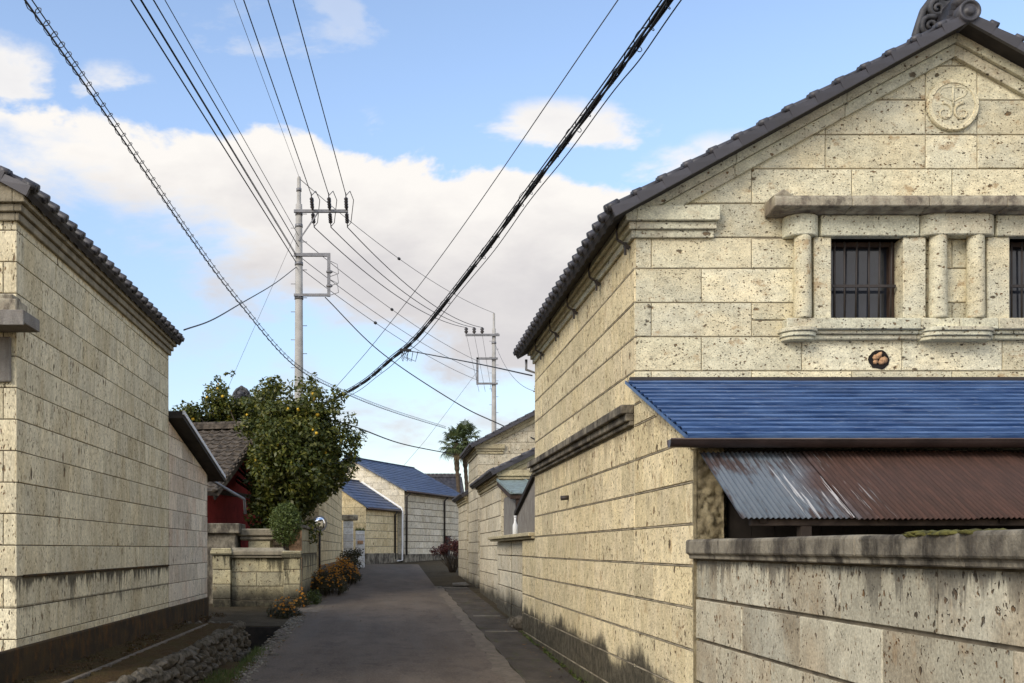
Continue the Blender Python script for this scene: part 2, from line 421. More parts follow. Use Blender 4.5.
def leafmat(name, cols, rough=.55, trans=.25):
    t = NT(name); R_ = t.island()
    rp = t.n('ShaderNodeValToRGB'); t.l(R_, rp.inputs[0]); e = rp.color_ramp.elements
    e[0].position = 0; e[0].color = (*cols[0], 1); e[1].position = 1; e[1].color = (*cols[-1], 1)
    for i, c in enumerate(cols[1:-1]): q = e.new((i + 1) / (len(cols) - 1)); q.color = (*c, 1)
    n1 = t.noise(t.coord(), 1.3, 3, .6)
    c = t.mix(t.step(n1, .35, .65, 0, .55), rp.outputs[0], cols[0])
    t.out(c, rough, 0, .35)
    tr = t.n('ShaderNodeBsdfTranslucent'); t.l(c, tr.inputs[0]); mx_ = t.n('ShaderNodeMixShader'); mx_.inputs[0].default_value = trans
    t.l(t.b.outputs[0], mx_.inputs[1]); t.l(tr.outputs[0], mx_.inputs[2])
    t.l(mx_.outputs[0], t.t.nodes['Material Output'].inputs['Surface'])
    return t.mat

CR = (0.50, 0.45, 0.31); CR2 = (0.44, 0.385, 0.265); GREY = (0.43, 0.40, 0.31)
M = {}
M['gable'] = stone('tuff_gable', (0.55, 0.505, 0.345), (0.52, 0.49, 0.36), (0.57, 0.505, 0.335), 0.85, (1, 1, 1.5), 1.0, rust=.6, tintamt=1.4, bigp=1.2)
M['side'] = stone('tuff_side', (0.57, 0.475, 0.28), (0.53, 0.452, 0.28), (0.59, 0.50, 0.32), 1.15, (1, 1, .8), 1.0, base_stain=(0.46, .10, 1.0), streak=[(2.66, .7, .4, (.14, .10, .06))], rust=.5, tintamt=1.2, bigp=1.15)
M['left'] = stone('tuff_left', (0.585, 0.525, 0.365), (0.55, 0.495, 0.35), (0.48, 0.41, 0.26), .95, (1.2, 1.2, .45), 1.0, streak=[(1.245, .62, .85, (.035, .03, .022)), (.99, .3, .5, (.05, .043, .03))], rust=.2)
M['annex'] = stone('tuff_annex', (0.55, 0.48, 0.36), (0.50, 0.39, 0.28), (0.55, 0.48, 0.37), .6, (1.2, 1.2, .45), 1.0, rust=.2, tintamt=1.6)
M['low'] = stone('tuff_low_wall', (0.375, 0.345, 0.255), (0.43, 0.405, 0.315), (0.33, 0.28, 0.195), .9, (1.0, 1.0, .75), 1.0, streak=[(1.43, .42, .62, (.05, .045, .04))], rust=.3, tintamt=1.8)
M['far'] = stone('tuff_far', (0.52, 0.47, 0.35), (0.48, 0.43, 0.32), (0.46, 0.40, 0.28), .9, (1, 1, .8), .8, base_stain=(.55, .2, .6), rust=.25)
M['farhouse'] = stone('tuff_farhouse', (0.56, 0.51, 0.40), (0.53, 0.48, 0.37), (0.48, 0.42, 0.30), .3, (1, 1, .6), .6, rust=.2)
M['yellow'] = stone('tuff_yellow', (0.60, 0.50, 0.30), (0.57, 0.47, 0.28), (0.48, 0.38, 0.21), .4, (1, 1, .6), .6, rust=.25)
M['panel'] = stone('tuff_panel', (0.40, 0.35, 0.21), (0.36, 0.32, 0.20), (0.27, 0.245, 0.165), .7, (1, 1, .7), .8, base_stain=(.62, .2, .6), streak=[(1.40, 1.3, .85, (.05, .046, .03))], rust=.25)  # streaks strengthened to carry the tree's shade besides the run-off
M['pillar'] = stone('white_block', (0.66, 0.65, 0.62), (0.62, 0.61, 0.58), (0.56, 0.54, 0.50), .3, (1, 1, 1), .8, rust=.0)
M['mortar'] = plain('mortar', (0.29, 0.25, 0.175), .95, var=.4)
M['mortar_d'] = plain('dark_mortar', (0.135, 0.113, 0.08), .95, var=.4)
M['trim'] = stone('tuff_trim', (0.51, 0.485, 0.345), (0.48, 0.465, 0.345), (0.43, 0.39, 0.28), .7, (1, 1, 1.2), .8, rust=.22, tintamt=.5)
M['trim_y'] = stone('tuff_trim_warm', (0.42, 0.36, 0.22), (0.38, 0.33, 0.21), (0.33, 0.28, 0.18), .6, (1, 1, 1.2), .8, rust=.2)
M['trim_l'] = weathered('tuff_trim_left', (0.32, .28, .20), (.24, .21, .15), (.10, .085, .06), .55)
M['hood'] = weathered('stone_hood', (0.42, .38, .28), (.24, .20, .15), (.07, .055, .045), .75, 1.4, .6)
M['coping'] = weathered('coping_stone', (0.27, .24, .18), (.085, .073, .058), (.026, .022, .018), .9, .8, .35)
M['rough_end'] = weathered('rough_cut_stone', (0.34, .29, .18), (.24, .20, .12), (.09, .07, .045), .6, 3.5, .8)
M['tile'] = plain('grey_roof_tile', (0.047, .045, .050), .5, var=.5, scale=5, spec=.45)
t = NT('verge_tile'); i_ = t.island(); n_v = t.noise(t.coord(), 6, 4, .6)
M['apron'] = t.out(t.mix(n_v, t.mix(i_, (.050, .048, .056), (.085, .082, .094)), (.045, .042, .044)), .5, 0, .45)
M['tile_end'] = plain('dark_tile_end', (0.05, .05, .053), .6, var=.5, scale=9)
M['tile_brown'] = plain('old_brown_tile', (0.078, .064, .049), .9, var=.6, scale=7)
M['soffit'] = plain('soffit_wood', (0.03, .025, .021), .9)
t = NT('blue_sheet_metal'); y_ = t.noise(t.coord((.7, 9, 9)), 3.0, 5, .7); n2 = t.noise(t.coord((3, 30, 30)), 3, 3, .7)
c_ = t.mix(t.step(y_, .35, .65), (0.022, .056, .150), (0.075, .142, .285)); c_ = t.mix(t.step(n2, .60, .72, 0, .55), c_, (.30, .36, .45)); c_ = t.mix(t.step(t.noise(t.coord((1, 1, 1)), 1.1, 4, .6), .55, .75, 0, .35), c_, (.03, .045, .09))
M['blue'] = t.out(c_, t.step(y_, .3, .7, .28, .5), 0, .5)
M['blue_far'] = plain('blue_roof_panels', (0.048, .073, .135), .55, var=.3, scale=3, spec=.4)
t = NT('rusty_corrugated'); n1 = t.noise(t.coord((.55, 1.0, 1.0)), 1.1, 5, .6); n2 = t.noise(t.coord((12, 1.2, 1.2)), 2.2, 4, .7); x, y, z = t.xyz()
nw = t.noise(t.coord((22.0, .5, .5)), 2.0, 3, .7)
c_ = t.mix(t.step(n2, .35, .68), (0.042, .023, .017), (0.072, .036, .026)); c_ = t.mix(t.step(n1, .5, .7, 0, .5), c_, (.045, .026, .022))
bl = t.math('MULTIPLY', t.step(t.math('ADD', x, t.math('MULTIPLY', t.math('SUBTRACT', n1, .5), 1.3)), .92, .5), t.step(t.math('ADD', n1, t.math('MULTIPLY', t.math('SUBTRACT', n2, .5), 1.0)), .36, .58, .12, 1))
c_ = t.mix(t.math('MULTIPLY', bl, .8), c_, t.mix(n2, (.06, .095, .125), (.17, .20, .225)))
wh = t.math('MULTIPLY', t.step(nw, .585, .64), t.math('MULTIPLY', t.step(x, 1.15, .75), t.step(x, .2, .5))); c_ = t.mix(t.math('MULTIPLY', wh, .8), c_, (.42, .42, .42))
M['rust'] = t.out(c_, .72, .0, .25)
M['gutter'] = plain('brown_gutter', (0.05, .032, .026), .4, var=.3, spec=.5)
M['iron'] = plain('dark_iron', (0.035, .028, .024), .6, spec=.4)
M['glass'] = plain('dark_pane', (0.018, .021, .028), .08, var=.2, spec=.5, bump=0)
M['frame'] = plain('window_wood', (0.045, .028, .02), .7)
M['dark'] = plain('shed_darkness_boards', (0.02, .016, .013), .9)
M['board'] = plain('shed_boards', (0.055, .04, .03), .9, var=.5)
M['white_trim'] = plain('white_trim', (.62, .63, .64), .5, var=.05)
M['white_pipe'] = plain('white_pipe', (.75, .75, .73), .4, var=.05)
M['red_wall'] = weathered('red_ochre_wall', (.36, .05, .042), (.29, .042, .036), (.15, .03, .024), .5, .8, .5)
M['concrete_pole'] = plain('pole_concrete', (.33, .32, .295), .85, var=.15, scale=3)
M['galv'] = plain('galvanised_steel', (.20, .20, .205), .5, .4, var=.2)
M['ceramic'] = plain('insulator_glaze', (.05, .045, .045), .3)
M['cable'] = plain('black_cable', (.02, .02, .021), .6, var=.2)
M['cable_grey'] = plain('grey_cable', (.07, .07, .072), .6, var=.2)
M['teal'] = weathered('pale_green_metal', (.26, .33, .31), (.20, .25, .25), (.11, .10, .09), .6, 1.5, 1)
M['greysheet'] = weathered('grey_sheet', (.25, .235, .21), (.21, .19, .165), (.11, .10, .085), .5, 1.5, .2)
M['mirror'] = plain('mirror_face', (.85, .86, .88), .03, 1.0, var=.02, bump=0)
M['mirror_rim'] = plain('mirror_rim', (.30, .28, .26), .5)
M['citrus'] = leafmat('citrus_leaf', [(0.034, .047, .010), (0.070, .088, .015), (0.125, .132, .022), (0.20, .185, .032)], .45)
M['shrub'] = leafmat('shrub_leaf', [(0.06, .085, .02), (0.10, .13, .03), (0.15, .18, .045)])
M['marileaf'] = leafmat('marigold_leaf', [(0.03, .034, .012), (0.06, .05, .018), (0.095, .055, .02)])
M['petal'] = leafmat('orange_petal', [(0.34, .12, .010), (0.46, .20, .014), (0.54, .28, .02)], .6)
M['redleaf'] = leafmat('red_leaf', [(0.05, .012, .012), (0.09, .022, .02), (0.13, .05, .03)])
M['palm'] = leafmat('palm_leaf', [(0.04, .06, .02), (0.075, .10, .035), (0.13, .15, .06)], .5, .15)
M['drypalm'] = leafmat('dry_palm_leaf', [(0.12, .09, .045), (0.16, .12, .06)], .8, .1)
M['weed'] = leafmat('weed_leaf', [(0.05, .075, .015), (0.085, .11, .022), (0.12, .12, .03)])
M['bark'] = weathered('bark', (.09, .07, .05), (.06, .048, .035), (.03, .025, .02), .6, 3, .2)
M['fruit'] = plain('citrus_fruit', (.52, .33, .025), .45, var=.12)
M['moss'] = plain('moss', (.075, .07, .018), .95, var=.6, scale=18, bump=.8)
M['cobble'] = weathered('cobble_stone', (.15, .13, .10), (.085, .073, .055), (.028, .027, .016), .75, 2.6, 1)
M['shard'] = plain('broken_brick', (.40, .24, .13), .9, var=.4, scale=15)
M['hole_dark'] = plain('pipe_hole', (.012, .01, .009), .95)
M['cloth'] = plain('white_plastic', (.72, .72, .70), .5, var=.05)
M['plinth'] = weathered('mossy_plinth', (.066, .045, .022), (.038, .029, .018), (.13, .062, .016), .6, 1.0, .6)
M['palmtrunk'] = weathered('fibrous_trunk', (.12, .09, .06), (.08, .06, .04), (.04, .03, .02), .6, 4, .3)
# ------------------------------------------------------------ ground, lane, channel
t = NT('asphalt'); a1 = t.noise(t.coord((.9, .22, 1)), 1.1, 5, .6); a2 = t.noise(t.coord(), 48, 4, .8); a3 = t.noise(t.coord((1, .6, 1)), 2.6, 6, .72); a4 = t.noise(t.coord((2.2, .3, 1)), 1.6, 3, .5)
c_ = t.mix(t.step(a1, .32, .68), (.085, .065, .048), (.130, .102, .077)); c_ = t.mix(t.step(a3, .46, .66, 0, .6), c_, (.052, .041, .032)); c_ = t.mix(t.step(a4, .6, .75, 0, .35), c_, (.115, .098, .08))
c_ = t.mix(t.step(a2, .45, .68, 0, .55), c_, (.19, .165, .135)); c_ = t.mix(t.step(a2, .48, .34, 0, .5), c_, (.04, .033, .027)); crk = t.n('ShaderNodeTexVoronoi', feature='DISTANCE_TO_EDGE'); wv = t.n('ShaderNodeVectorMath', operation='ADD'); t.l(t.coord((.55, .30, 1)), wv.inputs[0])
nz_ = t.n('ShaderNodeTexNoise'); t.l(t.coord(), nz_.inputs['Vector']); nz_.inputs['Scale'].default_value = 2.5; nz_.inputs['Detail'].default_value = 4
sc_v = t.n('ShaderNodeVectorMath', operation='SCALE'); t.l(nz_.outputs['Color'], sc_v.inputs[0]); sc_v.inputs['Scale'].default_value = .5; t.l(sc_v.outputs[0], wv.inputs[1]); t.l(wv.outputs[0], crk.inputs['Vector']); crk.inputs['Scale'].default_value = 1.0
cm = t.math('MULTIPLY', t.step(crk.outputs['Distance'], .022, .004), t.step(t.noise(t.coord(), .7, 3), 0.5, .66, 0, .4)); c_ = t.mix(cm, c_, (.018, .015, .012))
a5 = t.noise(t.coord((1.6, .10, 1)), 2.0, 3, .5); c_ = t.mix(t.step(a5, .5, .72, 0, .40), c_, (.12, .104, .086))
a6 = t.vor(t.coord((1, 1, 1)), 16)[0]; c_ = t.mix(t.math('MULTIPLY', t.step(a6, .10, .05), t.step(a3, .52, .6)), c_, (.19, .165, .13))
t.bump(a2, .8, .006)
M['asphalt'] = t.out(c_, .9, spec=.2)
t = NT('gutter_cover_concrete'); a1 = t.noise(t.coord((1, .5, 1)), 2.2, 5, .65); a2 = t.noise(t.coord(), 70, 3, .7); a3 = t.noise(t.coord((2, .4, 1)), 3, 5, .7); x, y, z = t.xyz()
c_ = t.mix(t.step(a1, .35, .65), (.042, .034, .026), (.074, .061, .047)); c_ = t.mix(t.step(a3, .52, .68, 0, .6), c_, (.06, .062, .022)); c_ = t.mix(t.step(a2, .4, .75, 0, .4), c_, (.13, .12, .10)); t.bump(a2, .6, .006)
M['cover'] = t.out(c_, .92, spec=.15)
M['strip'] = weathered('concrete_strip', (.180, .150, .116), (.14, .117, .09), (.06, .052, .042), .5, 1.3, 1)
M['pale'] = weathered('pale_concrete', (.22, .20, .165), (.15, .135, .11), (.09, .08, .07), .5, 2, 1)
t = NT('earth'); a1 = t.noise(t.coord(), 2.0, 6, .7); a2 = t.noise(t.coord(), 40, 3, .7)
c_ = t.mix(t.step(a1, .35, .65), (.045, .034, .020), (.075, .058, .036)); c_ = t.mix(t.step(a2, .4, .7, 0, .6), c_, (.035, .034, .016)); t.bump(a2, .9, .02)
M['earth'] = t.out(c_, .95, spec=.1)
t = NT('mossy_soil'); a1 = t.noise(t.coord(), 2.6, 6, .7); a2 = t.noise(t.coord(), 35, 3, .7)
c_ = t.mix(t.step(a1, .40, .62), (.062, .038, .017), (.058, .043, .016)); c_ = t.mix(t.step(a2, .45, .7, 0, .6), c_, (.10, .066, .028)); t.bump(a2, 1.0, .03)
M['soil'] = t.out(c_, .95, spec=.1)
M['stonedust'] = plain('verge_pebble', (.16, .145, .115), .95, var=.5, scale=8)
M['channel'] = plain('shaded_wet_stone', (.016, .013, .010), .7, var=.5)
M['water'] = plain('channel_water', (.008, .008, .007), .12, bump=.05)

ground = MB()
ys = [-40, -8, 4, 9, 12.6, 13.8, 15.6, 15.62, 18.6, 18.62, 23, 30, 40, 48, 55, 120, 600, 3000]
xs = [-3000, -60, -2.32, -2.30, -1.93, -1.90, 60, 3000]
def depth(y): return 0 if y <= 12.6 or y > 18.61 else (0.75 if y >= 13.8 else .75 * (y - 12.6) / 1.2)
gv = []
for y in ys:
    for i, x in enumerate(xs):
        if i in (2, 3) and 15.61 < y < 18.61: x -= .75
        gv.append((x, y, zr(y) - (depth(y) if i in (3, 4) else 0) - (0.0)))
n_ = len(xs)
ground.add(gv, [(j * n_ + i, j * n_ + i + 1, (j + 1) * n_ + i + 1, (j + 1) * n_ + i) for j in range(len(ys) - 1) for i in range(n_ - 1)], 0)
kind(ground.build('ground', M['earth']), 'structure')
def sheet(name, x0, x1, y0, y1, lift, mat, dy=1.5, edge=0.0, k='structure'):
    mb = MB(); vs_ = []; n = max(1, int((y1 - y0) / dy)); random.seed(len(name))
    for j in range(n + 1):
        y = y0 + (y1 - y0) * j / n
        vs_ += [(x0 + random.uniform(-edge, edge), y, zr(y) + lift), (x1 + random.uniform(-edge, edge) * .3, y, zr(y) + lift)]
    mb.add(vs_, [(2 * j, 2 * j + 1, 2 * j + 3, 2 * j + 2) for j in range(n)], 0)
    o = mb.build(name, mat); kind(o, k); return o
road = MB(); vs_ = []; yy = [i * .4 for i in range(-30, 120)]
for y in yy:
    xl = -1.86 + .05 * math.sin(y * 1.7) + .04 * math.sin(y * 4.1 + 1) + random.uniform(-.03, .03) - (0.25 if 20.2 < y < 23 else 0)
    if y > 43: xl -= (y - 43) * 1.6
    vs_ += [(xl, y, zr(y) + .004), (0, y, zr(y) + .012), (1.40, y, zr(y) + .004)]
road.add(vs_, [f for j in range(len(yy) - 1) for f in ((3 * j, 3 * j + 1, 3 * j + 4, 3 * j + 3), (3 * j + 1, 3 * j + 2, 3 * j + 5, 3 * j + 4))], 0)
kind(road.build('road', M['asphalt']), 'structure')
mb = MB(); vs_ = []; yy = [i * .35 for i in range(-12, 88)]
for y in yy:
    w = .03 * math.sin(y * 2.3) + .03 * math.sin(y * 5.1 + 2)
    vs_ += [(1.36 + w, y, zr(y) + .008), (1.60 + .02 * math.sin(y * 3.7), y, zr(y) + .008)]
mb.add(vs_, [(2 * j, 2 * j + 1, 2 * j + 3, 2 * j + 2) for j in range(len(yy) - 1)], 0)
kind(mb.build('road_edge_strip', M['strip']), 'structure')
# gutter covers: slab after slab with open joints
mb = MB(); y = 2.0; random.seed(3)
while y < 29.5:
    L = 0.98; z = zr(y + L / 2); k = random.uniform(-.006, .006)
    x1 = 2.235 if y < 17.4 else 2.32
    mb.hexa([(1.61, y, zr(y) - .1), (x1, y, zr(y) - .1), (x1, y + L, zr(y + L) - .1), (1.61, y + L, zr(y + L) - .1),
             (1.61, y, zr(y) + .016 + k), (x1, y, zr(y) + .016 - k), (x1, y + L, zr(y + L) + .016 - k), (1.61, y + L, zr(y + L) + .016 + k)], 0)
    y += 1.0
kind(mb.build('gutter_cover_pavement', M['cover'], bevel=.008), 'structure')
mb = MB()
for y, xa, xb in ((17.45, 1.66, 2.22), (20.4, 1.70, 2.24), (29.7, 1.45, 2.3)):
    mb.hexa([(xa, y, zr(y)), (xb, y, zr(y)), (xb, y + .085, zr(y)), (xa, y + .085, zr(y)), (xa, y, zr(y) + .03), (xb, y, zr(y) + .03), (xb, y + .085, zr(y) + .032), (xa, y + .085, zr(y) + .032)], 0)
kind(mb.build('pavement_joint_bars', M['pale'], bevel=.008), 'structure')
sheet('yard_ground', 2.6, 9.5, 2.0, 9.4, .02, M['earth'])
sheet('driveway_apron', -1.98, -1.45, 21.4, 24.6, .012, M['strip'], .4, .05)
mb = MB(); mb.box(-3.05, -1.93, 13.9, 18.6, -.9, -.62); kind(mb.build('channel_water', M['water']), 'structure')
mb = MB(); mb.box(-3.1, -1.915, 18.56, 18.615, -1, .085); mb.box(-1.965, -1.915, 13.9, 18.56, -1, -.03)
kind(mb.build('channel_lining', M['channel']), 'structure')  # near-black lining added so the channel reads as a dark hole
# raised earth terrace along the left storehouse, with the thin kerb that edges its inner bed
TZ = 0.33
ter = MB(); ter.box(-12, -2.42, 3, 16.1, -1.0, TZ - .02); random.seed(5)
nx, ny = 12, 130; vs_ = []
for j in range(ny + 1):
    for i in range(nx + 1):
        x = -3.28 + (3.28 - 2.32) * i / nx; y = 3 + 13.1 * j / ny
        vs_.append((x, y, TZ + random.uniform(-.02, .025) - (.03 if i > nx - 2 else 0)))
ter.add(vs_, [(j * (nx + 1) + i, j * (nx + 1) + i + 1, (j + 1) * (nx + 1) + i + 1, (j + 1) * (nx + 1) + i) for j in range(ny) for i in range(nx)], 0, True)
kind(ter.build('terrace_ground', M['soil']), 'structure')
kb = MB(); kb.box(-2.82, -2.77, 4, 15.8, TZ - .1, TZ + .022)
kind(kb.build('terrace_kerb', M['strip'], bevel=.008), 'structure')
# cobble retaining wall of the channel
tw = thing('retaining_wall', 'low wall of rounded cobbles holding the brown terrace above the channel', 'retaining wall', (-2.3, 12, 0))
mb = MB(); random.seed(11)
mb.box(-2.44, -2.36, 4, 16.0, -1.0, TZ - .03, 1); mb.box(-3.25, -2.40, 16.0, 16.06, -1.0, TZ - .03, 1)
for r in range(9):
    y = 4 + random.random() * .2; z = TZ - .03 - r * .10
    while y < 16.05:
        ln = random.uniform(.10, .22) * (1.15 if r == 0 else 1)
        if z > zr(y) - depth(y) - .18:
            mb.stone((-2.30 + .018 * r + random.uniform(-.03, .03), y + ln / 2, z + random.uniform(-.025, .025)), .085 + random.uniform(0, .03), ln * .56, .062 + random.uniform(-.005, .025), .15, 2, 0, Matrix.Rotation(random.uniform(-.4, .4), 3, 'Z') @ Matrix.Rotation(random.uniform(-.5, .5), 3, 'X'))
        y += ln
    x = -3.2
    while x < -2.33:
        ln = random.uniform(.11, .22); mb.stone((x + ln / 2, 16.1 + random.uniform(-.03, .03) + .012 * r, z + random.uniform(-.02, .02)), ln * .56, .09, .07, .15, 2, 0, Matrix.Rotation(random.uniform(-.4, .4), 3, 'Y')); x += ln
mb.build('cobbles', [M['cobble'], M['soil']], tw)
# verge: grass and pebbles
random.seed(21)
gr = MB()
for i in range(5200):
    y = 6.5 + random.random() ** .8 * 8.6; x = random.gauss(-1.98, .085)
    if not -2.22 < x < -1.72: continue
    z = zr(y) - (depth(y) * .55 if -2.3 < x < -1.93 else 0)
    h = random.uniform(.03, .10); a = random.random() * 6.28; w = .006; bx, by = math.cos(a) * h * .5, math.sin(a) * h * .5
    gr.add([(x - w, y, z), (x + w, y, z), (x + bx, y + by, z + h)], [(0, 1, 2)])
g = gr.build('verge_grass', M['weed']); kind(g, 'stuff')
gp = MB()
for i in range(1500):
    y = 6 + random.random() * 15; x = -1.80 + random.gauss(0, .10); s = random.uniform(.008, .028)
    if x < -1.92 and y > 12.6: continue
    gp.blob((x, y, zr(y) + s * .4), s, s * 1.2, s * .6, .2, 1)
kind(gp.build('verge_gravel', M['stonedust']), 'stuff')
bank = MB(); vs_ = []; nn = 60
for j in range(nn + 1):
    y = 5 + 8.6 * j / nn
    for i, (x, dz) in enumerate(((-2.26, -.02), (-2.15, .015), (-2.02, .03), (-1.90, .022), (-1.76, .006))):
        vs_.append((x + random.uniform(-.02, .02), y, zr(y) + dz + random.uniform(-.008, .012)))
bank.add(vs_, [(j * 5 + i, j * 5 + i + 1, (j + 1) * 5 + i + 1, (j + 1) * 5 + i) for j in range(nn) for i in range(4)], 0, True)
kind(bank.build('verge_ground', M['soil']), 'structure')

# ------------------------------------------------------------ roofs
def wave(t):
    t %= 1.0
    return math.sin(PI * t / .34) if t < .34 else -.42 * math.sin(PI * (t - .34) / .66)
def tile_slope(mb, p0, yv, sv, nv, L, S, pitch=.27, course=.24, amp=.03, ends=True, seg=8, mat=0, mat_end=0, flip=False):
    """pantiles: p0 eave corner, yv along the eave, sv up the slope, nv outward normal"""
    p0 = Vector(p0); n = max(1, int(round(L / pitch))); pitch = L / n
    us = [L * i / (n * seg) for i in range(n * seg + 1)]; ws = [wave(u / pitch) for u in us]
    k = max(1, int(round(S / course))); course = S / k
    for j in range(k):
        s0, s1 = j * course, min(S, (j + 1) * course + .03)
        a = [p0 + yv * u + sv * s0 + nv * (amp * w + .045) for u, w in zip(us, ws)]
        b = [p0 + yv * u + sv * s1 + nv * (amp * w + .012) for u, w in zip(us, ws)]
        c = [p0 + yv * u + sv * (s0 + .004) + nv * (amp * w + .012 - (.06 if j == 0 else 0)) for u, w in zip(us, ws)]
        m = len(us); f1 = []; f2 = []
        for i in range(m - 1):
            f1.append((i, i + 1, m + i + 1, m + i)); f2.append((2 * m + i, 2 * m + i + 1, i + 1, i))
        if flip: f1 = [q[::-1] for q in f1]; f2 = [q[::-1] for q in f2]
        mb.add(a + b + c, f1, mat, True); b0 = len(mb.v)
        mb.add(a + c, [tuple(x if x < m else x - m for x in q) for q in f2], mat) if False else mb.add(c + a, [((q[0] - 2 * m), (q[1] - 2 * m), m + q[2], m + q[3]) if not flip else (m + q[0], m + q[1], q[2] - 2 * m, q[3] - 2 * m) for q in f2], mat)
    if ends:
        for i in range(n):
            c = p0 + yv * (pitch * (i + .17)) + nv * (.045 + amp * .35)
            mb.lathe(c - sv * .030, sv, [(0, .040), (.003, .046), (.02, .047), (.14, .045)], 10, mat_end)
            mb.lathe(c - sv * .038, sv, [(0, .02), (.004, .022)], 8, mat_end)
def verge(mb, p0, sv, nv, out, S, course=.26, mat=0, h=.085, amat=None):
    """gable-edge tiles: an apron and a rolled nub for every course; out is the direction the gable faces"""
    k = max(1, int(round(S / course))); course = S / k; p0 = Vector(p0)
    for j in range(k):
        b = p0 + sv * (j * course); L = course + .02
        tilt = nv * .03
        mb.hexa([b - nv * (h - .035) + out * .035 + tilt * .0, b - nv * (h - .035), b - nv * (h - .0) + sv * L * 1 + nv * .035, b - nv * (h - .035) + sv * L + out * .035,
                 b + nv * .045 + out * .046, b + nv * .045, b + nv * .024 + sv * L, b + nv * .024 + sv * L + out * .036], mat if amat is None else amat)
        mb.tube([b + nv * .048 - out * .055 - sv * .012, b + nv * .028 - out * .055 + sv * L], .046, 8, mat)
        mb.tube([b + nv * .054 + out * .012 - sv * .02, b + nv * .046 + out * .012 + sv * .06], .034, 9, mat)
def spiral(mb, c, u, v, n, r, turns, w, sgn=1, start=0.0, mat=0):
    pts = []; N = int(14 * turns)
    for i in range(N + 1):
        a = start + sgn * 2 * PI * turns * i / N; q = r * (1 - .85 * i / N)
        pts.append(c + u * math.cos(a) * q + v * math.sin(a) * q + n * .03)
    mb.tube(pts, [w * (1 - .4 * i / N) for i in range(N + 1)], 7, mat)
def ridge_end(parent, c, out, side, s=1.0, name='ridge_ornament'):
    """onigawara: a shield with cloud scrolls and a round boss, at the end of the ridge"""
    mb = MB(); c = Vector(c); u = side; v = Z3
    sh = [(-.27, -.16), (.27, -.16), (.30, -.02), (.24, .10), (.20, .24), (.10, .34), (0, .37), (-.10, .34), (-.20, .24), (-.24, .10), (-.30, -.02)]
    mb.prism([(a * s, b * s) for a, b in sh], c, u, v, out, -.12 * s, 0.02)
    for sg in (-1, 1):
        spiral(mb, c + u * sg * .20 * s + v * .02 * s + out * .02, u * sg, v, out, .115 * s, 1.6, .035 * s, -1, 2.2)
        spiral(mb, c + u * sg * .12 * s + v * .22 * s + out * .02, u * sg, v, out, .10 * s, 1.5, .032 * s, -1, 1.6)
        mb.tube([c + u * sg * x_ * s + v * z_ * s for x_, z_ in ((.30, -.16), (.335, -.04), (.29, .10), (.25, .22), (.16, .34), (.05, .40))], .045 * s, 7)
    mb.lathe(c + v * .40 * s - out * .08, out, [(0, .07 * s), (.12 * s, .075 * s), (.13 * s, .05 * s)], 12)
    mb.lathe(c - out * .3 * s + v * .05 * s, out, [(0, .09 * s), (.33 * s, .10 * s), (.35 * s, .07 * s)], 14)
    return mb.build(name, M['tile_end'], parent, world=False)
def step_slope(mb, p0, yv, sv, nv, L, S, rows, lip=.022, mat=0, flip=False):
    """sheet-metal roof in stepped strips parallel to the eave"""
    p0 = Vector(p0); c = S / rows
    for j in range(rows):
        lo = lip * random.uniform(.75, 1.25)
        a = p0 + sv * (j * c) + nv * lo; b = p0 + sv * ((j + 1) * c) + nv * .002; d = p0 + sv * (j * c + .004) - nv * .0
        m1 = a + sv * c * .18 + nv * lo * .25
        vs_ = [a, a + yv * L, m1 + yv * L, m1, b + yv * L, b, d, d + yv * L]
        fs = [(0, 1, 2, 3), (3, 2, 4, 5), (6, 7, 1, 0)]
        mb.add(vs_, [f[::-1] for f in fs] if flip else fs, mat)

